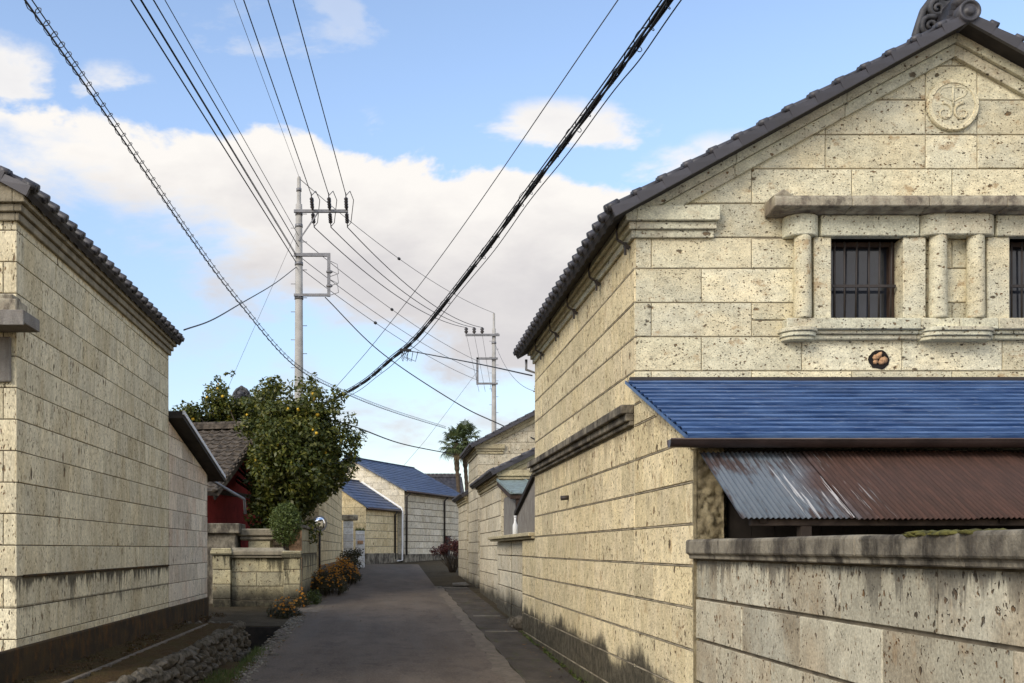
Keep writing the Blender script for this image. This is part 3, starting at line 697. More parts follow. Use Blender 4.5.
# ------------------------------------------------------------ stone storehouse, root frame: street gable at y=0 facing -y
def kura(root, W, L, z0, he, pitch=.55, wall='far', trim='trim', mortar='mortar_d', ch=.32, zs_g=None, zs_s=None, roof='tile', ov=.35, ovf=.22,
         holes=(), sides=('l', 'r'), gables=('f', 'b'), bands=True, ornament=True, gable_wall=None, gphase=0.5, joints=None, hj=.010, hjg=.005, cornice_side=True, seg=8, roof_ends=True, gable_lines=None, rows=16, bl=.95, ribbon=False, orn=1.0, vj=.0018):
    h2 = W / 2; za = he + .02 + pitch * h2
    top = [(-h2, z0), (h2, z0), (h2, he), (0, za - .02), (-h2, he)]
    zs_g = zs_g or courses(z0, za, ch); zs_s = zs_s or courses(z0, he, ch)
    gw = gable_wall or wall
    if 'f' in gables:
        mb = MB(); stone_wall(mb, (0, 0, 0), X3, -Y3, top, zs_g, bl, gphase, hjg, .004, .006, .012, holes, .0, joints)
        mb.build('gable_wall', [M[gw], M[mortar]], root, False)
    if 'b' in gables:
        mb = MB(); stone_wall(mb, (0, L, 0), -X3, Y3, top, zs_g, bl, .2, .006, .004, .006, .012)
        mb.build('gable_wall', [M[gw], M[mortar]], root, False)
    for s in sides:
        mb = MB(); poly = [(0, z0), (L, z0), (L, he), (0, he)]
        if s == 'l': stone_wall(mb, (-h2, L, 0), -Y3, -X3, poly, zs_s, bl, .37, hj, vj, .004, .013, (), .12, ribbon=ribbon)
        else: stone_wall(mb, (h2, 0, 0), Y3, X3, poly, zs_s, bl, .37, hj, vj, .004, .013, (), .12, ribbon=ribbon)
        mb.build('side_wall', [M[wall], M[mortar]], root, False)
    # stepped eave cornice, returning round the corners
    if cornice_side:
        for s in sides:
            sg = -1 if s == 'l' else 1; mb = MB()
            for a, b, p in ((he - .25, he - .18, .035), (he - .177, he - .11, .065), (he - .107, he + .03, .105)):
                for i in range(int(L / 1.0)):
                    y0 = -p if i == 0 else L * i / int(L / 1.0); y1 = L + p if i == int(L / 1.0) - 1 else L * (i + 1) / int(L / 1.0) - .003
                    x0, x1 = sorted((sg * (h2 - .0), sg * (h2 + p)))
                    mb.box(x0, x1, y0, y1, a, b)
                for gy, gs in ((0, -1), (L, 1)):
                    if bands:
                        y0, y1 = sorted((gy, gy + gs * p)); x0, x1 = sorted((sg * (h2 - .001), sg * (h2 - .72 - p * .5)))
                        mb.box(x0, x1, y0, y1, a, b)
            mb.build('cornice', M[trim], root, False, bevel=.006)
    if bands:
        for gy, gn in ((0, -Y3), (L, Y3)):
            if (gy == 0 and 'f' not in gables) or (gy and 'b' not in gables): continue
            mb = MB(); bt = za + .05; u = X3
            for (a, b, p) in ((0, .15, .085), (.153, .27, .045)):
                for sg in (-1, 1):
                    x_ = 0.0; N = max(1, int(h2 / .95))
                    for i in range(N):
                        xa, xb = (h2 + .1) * i / N, (h2 + .1) * (i + 1) / N - .003
                        poly = [(sg * xa, bt - pitch * xa - b), (sg * xb, bt - pitch * xb - b), (sg * xb, bt - pitch * xb - a), (sg * xa, bt - pitch * xa - a)]
                        if sg < 0: poly = poly[::-1]
                        poly = clip(poly, 0, -1, -(he + .033))
                        if len(poly) < 3: continue
                        o = Vector((0, gy, 0))
                        if gn.y < 0: mb.prism(poly, o, u, Z3, gn, -.01, p)
                        else: mb.prism([(-q[0], q[1]) for q in poly][::-1] if False else [(q[0], q[1]) for q in poly][::-1], o, u, Z3, gn, -.01, p)
            mb.build('gable_moulding', M[trim], root, False, bevel=.005)
    # roof
    rf = MB(); ang = math.atan(pitch); L2 = L + 2 * ovf
    ze = he + .06 - pitch * ov
    S = (h2 + ov) / math.cos(ang)
    for sg in (-1, 1):
        e = Vector((sg * (h2 + ov), -ovf, ze)); sv = Vector((-sg * math.cos(ang), 0, math.sin(ang))); nv = Vector((sg * math.sin(ang), 0, math.cos(ang)))
        rf.add([e, e + Y3 * L2, e + Y3 * L2 + sv * S, e + sv * S, e - nv * .05, e - nv * .05 + Y3 * L2, e - nv * .05 + Y3 * L2 + sv * S, e - nv * .05 + sv * S],
               [(0, 1, 2, 3), (4, 5, 6, 7), (0, 1, 5, 4), (0, 3, 7, 4), (1, 2, 6, 5)], 1)
        fl = sg > 0
        if roof == 'tile':
            tile_slope(rf, e, Y3, sv, nv, L2, S, flip=not fl, ends=roof_ends, seg=seg, mat_end=0)
            verge(rf, e, sv, nv, -Y3, S, mat=0, amat=3); verge(rf, e + Y3 * L2, sv, nv, Y3, S, mat=0, amat=3)
        else:
            step_slope(rf, e, Y3, sv, nv, L2, S, rows, .016, 0, not fl)
            for yy_ in (0, L2 - .05): rf.obox(e + Y3 * yy_ - nv * .05 + Y3 * (-.005 if yy_ == 0 else .005), sv * S, Y3 * .05, nv * .085, 0)
            rf.tube([e + nv * -.03 - sv * .06, e + nv * -.03 - sv * .06 + Y3 * L2], .05, 8, 2)
    ro = rf.build('roof', [M['tile'] if roof == 'tile' else M['blue_far'], M['soffit'], M['gutter'], M['apron']], root, False)
    zt = ze + S * math.sin(ang)
    rd = MB()
    if roof == 'tile':
        for k in range(3): rd.box(-.15 + .02 * k, .15 - .02 * k, -ovf + .06, L + ovf - .06, zt + .0 + .055 * k, zt + .05 + .055 * k)
        n = max(2, int(L2 / .27))
        for i in range(n):
            y0 = -ovf + L2 * i / n; rd.tube([(0, y0, zt + .185), (0, y0 + L2 / n + .02, zt + .172)], .085, 10)
    else:
        rd.bar((0, -ovf, zt + .02), (0, L + ovf, zt + .02), .16, .05)
    rd.build('ridge', M['tile'] if roof == 'tile' else M['blue_far'], ro, False)
    if roof == 'tile' and ornament:
        ridge_end(ro, (0, .12, zt + .06), -Y3, X3, orn)
        ridge_end(ro, (0, L - .12, zt + .16), Y3, -X3, orn)
        b2 = MB()
        b2.lathe((0, .1, zt + .035), -Y3, [(0, .10), (ovf + .16, .10), (ovf + .165, .08), (ovf + .15, .075), (ovf + .15, .045), (ovf + .165, .04), (ovf + .17, .01)], 20)
        b2.build('ridge_end_tile', M['tile'], ro, False)
    return zt
# ------------------------------------------------------------ main storehouse on the right
XW = 2.31; DG = 9.6
ms = thing('stone_storehouse', 'large cream tuff storehouse with grey tiled gable, round crest and blue lean-to roof', 'storehouse', (5.29, DG, 0))
zs_s = [-.55, -.23, .09, .41, .73, 1.05, 1.37, 1.69, 2.01, 2.33, 2.65, 2.85, 3.17, 3.49, 3.81, 4.13, 4.45, 4.66]
zs_g = [-.55, -.23, .09, .41, .73, 1.05, 1.37, 1.69, 2.01, 2.33, 2.65, 2.85, 3.17, 3.49, 3.81, 4.13, 4.42, 4.74, 5.065, 5.385, 5.71, 6.03, 6.35]
W_ = 5.96; H2 = W_ / 2
hl = [(-1.17, -.49, 3.645, 4.41), (.49, 1.17, 3.645, 4.41)]
def rowj(off): return [-H2] + [q for q in [off + .94 * k for k in range(-4, 5)] if -H2 + .1 < q < H2 - .1] + [H2]
jn = {k: rowj(0 if k % 2 else .47) for k in range(len(zs_g) - 1)}
jn[19] = [-H2, -1.19, -.25, .235, 1.19, H2]; jn[18] = [-H2, -1.19, -.25, .235, 1.19, H2]; jn[20] = [-H2, -.25, .235, H2]
kura(ms, W_, 6.5, -.55, 4.66, .55, wall='side', gable_wall='gable', trim='trim', mortar='mortar', zs_g=zs_g, zs_s=zs_s, holes=hl, joints=jn, ov=.26, ovf=.24, hj=.011, hjg=.006, ribbon=True, orn=.84)
random.seed(31)
def wl_(x, d, z): return Vector((x, d, z))
# string course on the street side wall
mb = MB()
for i in range(7):
    a = DG + .0 + 6.5 * i / 7; b = DG + 6.5 * (i + 1) / 7 - .004
    for z0, z1, p in ((2.66, 2.70, .045), (2.70, 2.77, .08), (2.77, 2.855, .125)): mb.box(XW - p, XW - .002, a, b, z0 + (.001 if z0 > 2.66 else 0), z1)
mb.build('string_course', M['coping'], ms, bevel=.007)
# lean-to wing: street wall, rough end, blue roof, gutter
mb = MB(); D0 = 7.75
zt0 = 2.30; zt1 = 3.02
stone_wall(mb, (XW, DG, 0), -Y3, -X3, [(0, -.55), (DG - D0, -.55), (DG - D0, zt0), (0, zt1)], zs_s, .95, .3, .011, .0018, .004, .013, (), .1, ribbon=True)
mb.build('lean_to_wall', [M['side'], M['mortar']], ms)
mb = MB(); N1, N2 = 9, 84; random.seed(8); vs_ = []
for j in range(N2 + 1):
    for i in range(N1 + 1):
        vs_.append((XW + .022 + .20 * i / N1, D0 - .03 + random.uniform(-.035, .03) * (1 if 0 < i < N1 else .25), -.3 + (zt0 + .3) * j / N2))
mb.add(vs_, [(j * (N1 + 1) + i, j * (N1 + 1) + i + 1, (j + 1) * (N1 + 1) + i + 1, (j + 1) * (N1 + 1) + i) for j in range(N2) for i in range(N1)], 0, True)
mb.box(XW + .02, XW + .222, D0 + .012, DG - .02, -.3, zt0 - .0); mb.box(XW + .0, XW + .022, D0 - .012, D0 + .02, -.3, zt0)
mb.build('lean_to_wall_end', M['rough_end'], ms)
mb = MB()                                                    # sloping stone rake under the blue roof
mb.hexa([(XW - .03, D0 - .02, zt0 - .05), (XW + .12, D0 - .02, zt0 - .05), (XW + .12, DG - .01, zt1 - .06), (XW - .03, DG - .01, zt1 - .06),
         (XW - .03, D0 - .02, zt0 + .035), (XW + .12, D0 - .02, zt0 + .035), (XW + .12, DG - .01, zt1 + .02), (XW - .03, DG - .01, zt1 + .02)])
mb.build('lean_to_coping', M['side'], ms, bevel=.006)
br = MB(); e = Vector((XW - .09, 7.60, 2.335)); q = Vector((XW - .09, DG - .01, 3.07)); S = (q - e).length; sv = (q - e).normalized(); nv = X3.cross(sv)
random.seed(12); step_slope(br, e, X3, sv, nv, 6.7, S, 14, .026, 0)
br.add([e - nv * .005, e + X3 * 6.7 - nv * .005, e + X3 * 6.7 + sv * S - nv * .005, e + sv * S - nv * .005], [(3, 2, 1, 0)], 0)
br.obox(e - nv * .022, X3 * .006, sv * S, nv * .03, 0); br.obox(e - sv * .012 - nv * .045, X3 * 6.7, sv * .012, nv * .06, 0)
brf = br.build('blue_roof', M['blue'], ms)
mb = MB(); mb.box(XW - .05, 9.0, DG - .05, DG - .002, 3.075, 3.105); mb.build('flashing_shadow_line', M['iron'], brf)  # dark strip stands in for the shadow line where roof meets wall
gt = MB(); g0 = Vector((XW - .24, 7.545, 2.275))
N = 10
for s_ in (0, 1):
    pass
prof = [(math.cos(PI + PI * i / N) * .058, math.sin(PI + PI * i / N) * .058) for i in range(N + 1)]
vs_ = [(g0.x, g0.y + a, g0.z + b + .03) for a, b in prof] + [(9.0, g0.y + a, g0.z + b + .03) for a, b in prof]
gt.add(vs_, [(i, i + 1, N + 2 + i, N + 1 + i) for i in range(N)] + [tuple(range(N + 1))], 0, True)
gt.tube([(g0.x, g0.y - .058, g0.z + .03), (9.0, g0.y - .058, g0.z + .03)], .008, 6)
for x_ in (2.9, 3.8, 4.7, 5.6, 6.5): gt.bar((x_, g0.y - .06, g0.z + .035), (x_, g0.y + .1, g0.z + .05), .02, .006)
gt.build('gutter', M['gutter'], brf, bevel=None)
# old corrugated awning
aw = MB(); e = Vector((XW + .025, 6.78, 1.690)); q = Vector((XW + .025, 7.70, 2.215)); S = (q - e).length; sv = (q - e).normalized(); nv = X3.cross(sv)
pitch = .036; nseg = 6; random.seed(4)
x0 = 0.0
while x0 < 6.4:
    wd = 0.80; lift = random.choice((0, .009)) + random.uniform(0, .006); n = int(wd / pitch * nseg); dl = random.uniform(-.02, .02)
    a = []; b = []
    for i in range(n + 1):
        u = x0 + wd * i / n; h = .0065 * math.cos(2 * PI * u / pitch) + lift + .012
        a.append(e + X3 * u + sv * dl + nv * h); b.append(e + X3 * u + sv * S + nv * h)
    m = len(a); aw.add(a + b + [p - nv * .0035 for p in a] + [p - nv * .0035 for p in b], [(i, i + 1, m + i + 1, m + i) for i in range(m - 1)] + [(2 * m + i + 1, 2 * m + i, 3 * m + i, 3 * m + i + 1) for i in range(m - 1)] + [(2 * m + i, 2 * m + i + 1, i + 1, i) for i in range(m - 1)], 0, True)
    x0 += .765
awo = MB(); root_aw = thing('corrugated_awning', 'rusty corrugated iron awning with a faded blue patch under the blue roof', 'awning', (XW + .06, 7.7, 1.69))
aw.build('corrugated_sheet', M['rust'], root_aw)
mb = MB()
mb.box(XW + .12, 8.8, 6.84, 6.90, 1.655, 1.70); mb.build('beam', M['board'], root_aw, bevel=.005)
for i, x_ in enumerate((2.76, 4.6, 6.4, 8.2)):
    mb = MB(); mb.box(x_, x_ + .075, 6.845, 6.92, -.15, 1.655); mb.build('post', M['board'], root_aw, bevel=.005)
for x_ in (2.5, 3.3, 4.1, 4.9, 5.7, 6.5, 7.3, 8.1):
    mb = MB(); mb.bar((x_, 6.82, 1.69), (x_, 7.68, 2.18), .045, .04); mb.build('rafter', M['board'], root_aw)
mb = MB(); x_ = XW + .29
while x_ < 9.0:
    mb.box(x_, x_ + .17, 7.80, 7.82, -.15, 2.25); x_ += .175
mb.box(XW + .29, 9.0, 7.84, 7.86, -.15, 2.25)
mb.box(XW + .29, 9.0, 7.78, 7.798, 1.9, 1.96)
mb.build('dark_board_backing', M['dark'], ms)  # near-black boards added to stand in for the shed's dark interior

# gable windows in their stone frame (everything in the root frame: x from the gable centre, y outwards negative)
GZ = Vector((5.29, DG, 0))
def G(mb, x0, x1, p0, p1, z0, z1, mat=0): mb.box(x0, x1, -p1, -p0, z0, z1, mat)
mb = MB()
hood = [(-.28, 4.625), (-.28, 4.70), (-.25, 4.728), (-.002, 4.745), (-.002, 4.60), (-.14, 4.60), (-.16, 4.612)]
N = 5
for i in range(N):
    a = -1.765 + 3.53 * i / N; b = -1.765 + 3.53 * (i + 1) / N - (.003 if i < N - 1 else 0)
    k = len(hood); va = [(a, p, z) for p, z in hood]; vb = [(b, p, z) for p, z in hood]
    mb.add(va + vb, [tuple(range(k)), tuple(range(2 * k - 1, k - 1, -1))] + [(i_, k + i_, k + (i_ + 1) % k, (i_ + 1) % k) for i_ in range(k)])
mb.prism([(-1.772, 4.73), (-1.58, 4.73), (-1.67, 4.795)], (0, 0, 0), X3, Z3, -Y3, .10, .24)
mb.build('window_hood', M['hood'], ms, False, bevel=.008)
def half_round(mb, x0, x1, z0, z1, p, base=.0):
    """slab with rounded front corners"""
    r = min(p - base, (x1 - x0) / 2) * .9; pts = [(x0, -base), (x1, -base)]
    for i in range(7): a = PI / 2 * i / 6; pts.append((x1 - r + r * math.cos(a), -(p - r + r * math.sin(a))))
    for i in range(7): a = PI / 2 + PI / 2 * i / 6; pts.append((x0 + r + r * math.cos(a), -(p - r + r * math.sin(a))))
    k = len(pts)
    va = [(a, b, z0) for a, b in pts]; vb = [(a, b, z1) for a, b in pts]
    mb.add(va + vb, [tuple(range(k)), tuple(range(2 * k - 1, k - 1, -1))] + [(i, k + i, k + (i + 1) % k, (i + 1) % k) for i in range(k)])
mb = MB()
for sg in (-1, 1):
    x0, x1 = sorted((sg * .36, sg * 1.27)); mb = MB(); G(mb, x0, x1, .0, .105, 4.405, 4.598); mb.build('lintel', M['trim'], ms, False, bevel=.008)
for xa, xb in ((-1.60, -1.275), (-.36, .36), (1.275, 1.60)):
    mb = MB()
    if xa in (-1.60, 1.275): half_round(mb, xa, xb, 4.405, 4.598, .155)
    else:
        half_round(mb, xa, xb, 4.405, 4.598, .155)
    mb.build('capital', M['trim'], ms, False, bevel=.008)
for xc in (-1.435, -.175, .175, 1.435):
    mb = MB(); mb.lathe((xc, -.075, 3.64), Z3, [(0, .078), (.02, .081), (.74, .076), (.767, .074)], 20)
    mb.build('column', M['gable'], ms, False)
for xa, xb in ((-1.325, -1.165), (-.495, -.285), (.285, .495), (1.165, 1.325)):
    mb = MB(); G(mb, xa, xb, -.16, .075, 3.64, 4.403); mb.build('pilaster', M['gable'], ms, False, bevel=.008)
mb = MB()
for a, b in ((-1.60, -.36), (-.357, -.0015), (.0015, .357), (.36, 1.60)):
    G(mb, a, b, 0, .135, 3.535, 3.638); G(mb, a, b, 0, .095, 3.50, 3.533); G(mb, a, b, 0, .06, 3.455, 3.498)
mb.build('sill', M['trim'], ms, False, bevel=.008)
for xa, xb in ((-1.64, -1.28), (-.36, .36), (1.28, 1.64)):
    mb = MB()
    for z0, z1, p, dx_ in ((3.515, 3.552, .185, 0), (3.474, 3.513, .165, .015), (3.44, 3.472, .14, .03)): half_round(mb, xa + dx_, xb - dx_, z0, z1, p)
    mb.build('corbel', M['trim'], ms, False, bevel=.005)
for sg in (-1, 1):
    x0, x1 = sorted((sg * .496, sg * 1.164)); w = MB()
    for a, b, c, d in ((x0, x1, 3.64, 3.68), (x0, x1, 4.36, 4.403), (x0, x0 + .04, 3.68, 4.36), (x1 - .05, x1, 3.68, 4.36)): G(w, a, b, -.15, -.09, c, d)
    wo_ = w.build('window', M['frame'], ms, False, bevel=.004)
    g = MB(); G(g, x0 + .03, x1 - .03, -.16, -.145, 3.66, 4.38); g.build('pane', M['glass'], wo_, False)
    b = MB(); n = 6
    for i in range(n):
        xx = x0 + .07 + (x1 - x0 - .14) * i / (n - 1) + random.uniform(-.012, .012); b.tube([(xx, .03, 3.65), (xx + random.uniform(-.015, .015), .03, 4.39)], .0085, 6)
    G(b, x0 + .02, x1 - .02, -.04, -.022, 3.96, 3.985)
    b.build('bars', M['iron'], wo_, False)
    c = MB(); c.add([(x0, .155, 3.6), (x1, .155, 3.6), (x1, .155, 4.38), (x0, .155, 4.38)], [(0, 1, 2, 3)]); G(c, x0 - .02, x1 + .02, -.19, -.17, 3.58, 4.40)
    c.build('shutter', M['dark'], wo_, False)
# crest
mb = MB(); c = Vector((-.005, 0, 5.655))
mb.lathe(c, -Y3, [(-.01, .245), (.02, .245), (.028, .235), (.028, .232)], 48, 0)
N = 56
for (ra, rb, h) in ((.243, .195, .036),):
    vs_ = []; fs = []
    for i in range(N):
        a = 2 * PI * i / N
        for r_, h_ in ((ra, .02), (ra - .008, h), (rb + .008, h), (rb, .02)): vs_.append(c + Vector((math.cos(a) * r_, -h_, math.sin(a) * r_)))
    for i in range(N):
        j = (i + 1) % N
        for k in range(3): fs.append((i * 4 + k, i * 4 + k + 1, j * 4 + k + 1, j * 4 + k))
    mb.add(vs_, fs, 0)
for sg in (-1, 1):                                           # two comma scrolls meeting under an upright leaf
    pts = []
    for i in range(26):
        a = R(100) - i * R(15); r_ = .090 - .0028 * i
        pts.append(c + Vector((sg * (-.085 + math.cos(a) * r_), -.025, -.075 + math.sin(a) * r_)))
    mb.tube(pts, [.017 - .0003 * i for i in range(26)], 8, 0)
    lf = [c + Vector((sg * x_, -.025, z_)) for x_, z_ in ((.008, .03), (.05, .055), (.10, .075), (.13, .115), (.11, .15), (.06, .165), (.015, .16))]
    mb.tube(lf, .009, 6, 0)
mb.tube([c + Vector((0, -.025, -.02)), c + Vector((0, -.025, .17))], .012, 6, 0)
mb.build('crest', M['gable'], ms, False)
# old pipe hole stuffed with broken brick
mb = MB(); hc = Vector((-.69, 0, 3.275)); pts = []
random.seed(9)
vs_ = [hc + Vector((math.cos(a * PI / 10) * .105 * random.uniform(.85, 1.08), -.006, math.sin(a * PI / 10) * .095 * random.uniform(.85, 1.08))) for a in range(20)]
mb.add(vs_, [tuple(range(20))], 0)  # flat near-black disc painted as the dark inside of the hole
for i in range(11):
    a = random.random() * 6.28; r_ = .06 * math.sqrt(random.random()); mb.blob(hc + Vector((math.cos(a) * r_, -.008, math.sin(a) * r_ - .01)), random.uniform(.02, .042), .02, random.uniform(.015, .035), .3, 1, 1, Matrix.Rotation(random.random() * 3, 3, 'Y'))
mb.build('bricked_up_hole', [M['hole_dark'], M['shard']], ms, False)
# iron hooks under the eave cornice, pipe stub, corner downpipe
for yy_ in (9.75, 11.1, 12.45, 13.8, 15.15):
    mb = MB(); mb.bar((XW - .01, yy_, 4.36), (XW - .06, yy_, 4.40), .03, .03); mb.bar((XW - .05, yy_, 4.30), (XW - .05, yy_, 4.42), .025, .02); mb.bar((XW - .12, yy_, 4.44), (XW - .05, yy_, 4.40), .02, .02); mb.tube([(XW - .125, yy_, 4.44), (XW - .135, yy_, 4.52), (XW - .12, yy_, 4.60)], .010, 6)
    mb.build('iron_hook', M['iron'], ms)
mb = MB(); mb.tube([(XW + .01, 13.1, 2.16), (XW - .10, 13.1, 2.15)], .03, 8); mb.build('pipe_stub', M['iron'], ms)
mb = MB(); mb.tube([(XW - .12, 16.22, 4.50), (XW - .12, 16.22, 4.34), (XW + .04, 16.20, 4.28), (XW + .04, 16.20, 3.9)], .022, 7); mb.build('wall_bracket', M['galv'], ms)

# ------------------------------------------------------------ low yard wall in the foreground
lw = thing('yard_wall', 'low blotchy tuff yard wall with dark mossy coping in the right foreground', 'wall', (XW, 4, 0))
zs_l = [-.60, -.285, .03, .345, .50 + .0, .82, 1.13, 1.425]
zs_l = [-.45, -.13, .18, .50, .82, 1.13, 1.425]
mb = MB(); random.seed(2)
stone_wall(mb, (XW + .02, 7.74, 0), -Y3, -X3, [(0, -.45), (9.5, -.45), (9.5, 1.425), (0, 1.425)], zs_l, .97, .02, .011, .003, .004, .018, (), .03, wob=.003)
mb.build('wall_blocks', [M['low'], M['mortar_d']], lw)
mb = MB(); mb.box(XW + .06, XW + .26, -1.76, 7.73, -.45, 1.425); mb.build('wall_back', M['trim_l'], lw)
y = 7.745
k = 0
while y > -1.7:
    L = random.uniform(.85, 1.0); mb = MB(); dz = random.uniform(-.004, .004)
    prof = [(XW - .035, 1.427), (XW - .035, 1.455), (XW - .06, 1.468), (XW - .06, 1.555 + dz), (XW - .045, 1.568 + dz), (XW + .30, 1.568 + dz), (XW + .31, 1.55 + dz), (XW + .31, 1.427)]
    m = len(prof); va = [(a, y - L + .004, b) for a, b in prof]; vb = [(a, y, b) for a, b in prof]
    mb.add(va + vb, [tuple(range(m - 1, -1, -1)), tuple(range(m, 2 * m))] + [(i, (i + 1) % m, m + (i + 1) % m, m + i) for i in range(m)])
    mb.build('coping_stone', M['coping'], lw, bevel=.006); y -= L
mb = MB(); random.seed(6)
for i in range(70):
    yy_ = random.uniform(3.95, 4.42); mb.blob((XW - .04 + random.uniform(-.008, .12), yy_, 1.564 + random.uniform(-.006, .004)), .035, .05, .012, .4, 1)
mb.build('moss_cushion', M['moss'], lw)

# ------------------------------------------------------------ left storehouse
XL = -3.3
ls = thing('stone_storehouse', 'long pale tuff storehouse on the left with black streaks below a thin ledge', 'storehouse', (XL - 3.0, 9.1, 0))
zj = [.414 + .28 * k for k in range(-3, 16)]
zj = [z for z in zj if z < 4.5] + [4.66]
kura(ls, 6.0, 6.3, -.2, 4.66, .55, wall='left', trim='trim_l', zs_s=zj, zs_g=zj + [4.95, 5.25, 5.55, 5.85, 6.2, 6.5], ov=.16, ovf=.12, hj=.0045, ch=.28, bl=.84, vj=.004)
mb = MB(); mb.box(XL, XL + .022, 9.25, 15.36, 1.245, 1.268); mb.build('ledge', M['plinth'], ls, bevel=.004)
mb = MB(); mb.box(XL - .02, XL + .035, 4.0, 18.66, -.1, .625); mb.build('plinth', M['plinth'], ls, bevel=.012)
mb = MB()
mb.box(XL - 2.6, XL + .20, 8.70, 9.085, 3.42, 3.45); mb.box(XL - 2.6, XL + .21, 8.68, 8.70, 3.40, 3.53); mb.box(XL + .20, XL + .212, 8.70, 9.085, 3.42, 3.53); mb.box(XL - 2.6, XL + .20, 8.70, 9.085, 3.50, 3.525)
mb.build('window_canopy', M['greysheet'], ls, bevel=.005)
mb = MB(); mb.box(XL - 2.4, XL + .10, 8.82, 9.095, 3.53, 3.66); mb.box(XL - 2.4, XL + .04, 8.9, 9.095, 3.663, 3.72); mb.build('window_hood', M['hood'], ls, bevel=.01)
mb = MB(); mb.box(XL - 1.9, XL - .04, 9.06, 9.09, 2.98, 3.38); mb.build('window_shutter', M['greysheet'], ls, bevel=.01)
# annex behind it with the black-edged roof
mb = MB(); stone_wall(mb, (XL + .004, 15.42, 0), Y3, X3, [(0, -.2), (3.26, -.2), (3.26, 2.85), (0, 3.42)], zj, .84, .2, .0045, .0018, .004, .012, (), .1)
stone_wall(mb, (XL, 18.68, 0), -X3, Y3, [(0, -.2), (5, -.2), (5, 2.85), (0, 2.85)], zj, .84, .2, .0045, .0018, .004, .012)
mb.build('annex_wall', [M['annex'], M['mortar_d']], ls)
mb = MB(); e = Vector((XL - 5, 19.35, 2.86)); q = Vector((XL - 5, 15.42, 3.56)); S = (q - e).length; sv = (q - e).normalized(); nv = -X3.cross(sv)
if nv.z < 0: nv = -nv
mb.obox(e - nv * .09, X3 * 5.22, sv * S, nv * .11, 0)
ar = mb.build('annex_roof', M['soffit'], ls)
mb = MB(); mb.obox(e + X3 * 5.205 - nv * .035, X3 * .03, sv * S, nv * .062, 0); mb.build('verge_trim', M['white_trim'], ar)
mb = MB(); mb.tube([(XL - .5, 19.42, 2.78), (XL - .09, 19.42, 2.83), (XL + .42, 20.5, 2.5), (XL + .44, 20.52, 2.2)], .028, 8)
mb.build('rainwater_pipe', M['galv'], ar)
# ------------------------------------------------------------ red outbuilding
def frame(ox, oy, dirx, diry):
    d = Vector((dirx, diry, 0)).normalized(); return Vector((ox, oy, 0)), d
ga = math.atan2(.66, 3.0)            # the gable runs away from the viewer, turned slightly to the right
# local x runs from the near eave to the far eave (W), local y away from the lane
root = thing('red_outbuilding', 'small dark red outbuilding with old brown tiled roof behind the left storehouse', 'outbuilding', (-3.57, 27.5, 0), math.atan2(3.0, .66))
W2 = 3.05; zap = 4.72; zev = zap - .56 * W2
mb = MB(); pl = [(-W2 + .25, 0), (W2 - .25, 0), (W2 - .25, zev + .1), (0, zap - .06), (-W2 + .25, zev + .1)]
mb.prism([(a, b) for a, b in pl], (0, .45, 0), X3, Z3, Y3, 0, 4.6)
mb.build('red_wall', M['red_wall'], root, False)
mb = MB()
mb.box(-2.8, 2.8, .415, .455, zev - .12, zev + .0); mb.build('timber', M['frame'], root, False)
rf = MB(); an = math.atan(.56); S = (W2 + .3) / math.cos(an)
for sg in (-1, 1):
    e = Vector((sg * (W2 + .3), -.25, zap - .56 * (W2 + .3))); sv = Vector((-sg * math.cos(an), 0, math.sin(an))); nv = Vector((sg * math.sin(an), 0, math.cos(an)))
    rf.obox(e - nv * .09, Y3 * 5.5, sv * S, nv * .09, 1) if sg < 0 else rf.obox(e - nv * .09, sv * S, Y3 * 5.5, nv * .09, 1)
    tile_slope(rf, e, Y3, sv, nv, 5.5, S, .27, .25, .032, True, 6, flip=sg < 0)
    verge(rf, e, sv, nv, -Y3, S, h=.13)
    rf.obox(e - nv * .20 + Y3 * .06, Y3 * .05, sv * S, nv * .12, 1) if sg < 0 else rf.obox(e - nv * .20 + Y3 * .06, sv * S, Y3 * .05, nv * .12, 1)
rfo = rf.build('roof', [M['tile_brown'], M['soffit']], root, False)
mb = MB()
for k in range(2): mb.box(-.14 + .02 * k, .14 - .02 * k, -.25, 5.2, zap + .02 + .06 * k, zap + .075 + .06 * k)
for i in range(20): mb.tube([(0, -.3 + .275 * i, zap + .15), (0, -.3 + .275 * (i + 1) + .02, zap + .135)], .085, 8)
mb.build('ridge', M['tile_brown'], rfo, False)

# ------------------------------------------------------------ compound wall at the foot of the tree
cw = thing('compound_wall', 'short mossy tuff wall with two piers at the head of the channel', 'wall', (-2.95, 23, 0))
def pier(mb, x0, x1, y0, y1, z0, zs, key=0):
    for a, b in zip(zs[:-1], zs[1:]):
        ph = random.uniform(-.006, .006)
        mb.box(x0 + ph, x1 + ph, y0, y1, a + .006, b - .006, 0)
    mb.box(x0 + .02, x1 - .02, y0 + .02, y1 - .02, zs[0], zs[-1], 1)
random.seed(17)
zz = [.30, .62, .95, 1.28, 1.55]
mb = MB(); stone_wall(mb, (-3.52, 23.06, 0), X3, -Y3, [(0, -.3), (1.17, -.3), (1.17, 1.30), (0, 1.30)], [-.3, .02, .34, .66, .98, 1.30], 1.4, .9, .009, .004, .008, .014)
mb.box(-3.52, -2.35, 23.08, 23.3, -.4, 1.30, 1); mb.build('wall_panel', [M['panel'], M['mortar_d']], cw)
mb = MB()
mb.box(-3.55, -2.33, 22.97, 23.36, 1.303, 1.36); mb.box(-3.57, -2.31, 22.93, 23.4, 1.363, 1.45)
mb.hexa([(-3.57, 22.93, 1.45), (-2.31, 22.93, 1.45), (-2.31, 23.4, 1.45), (-3.57, 23.4, 1.45), (-3.5, 23.1, 1.53), (-2.38, 23.1, 1.53), (-2.38, 23.25, 1.53), (-3.5, 23.25, 1.53)])
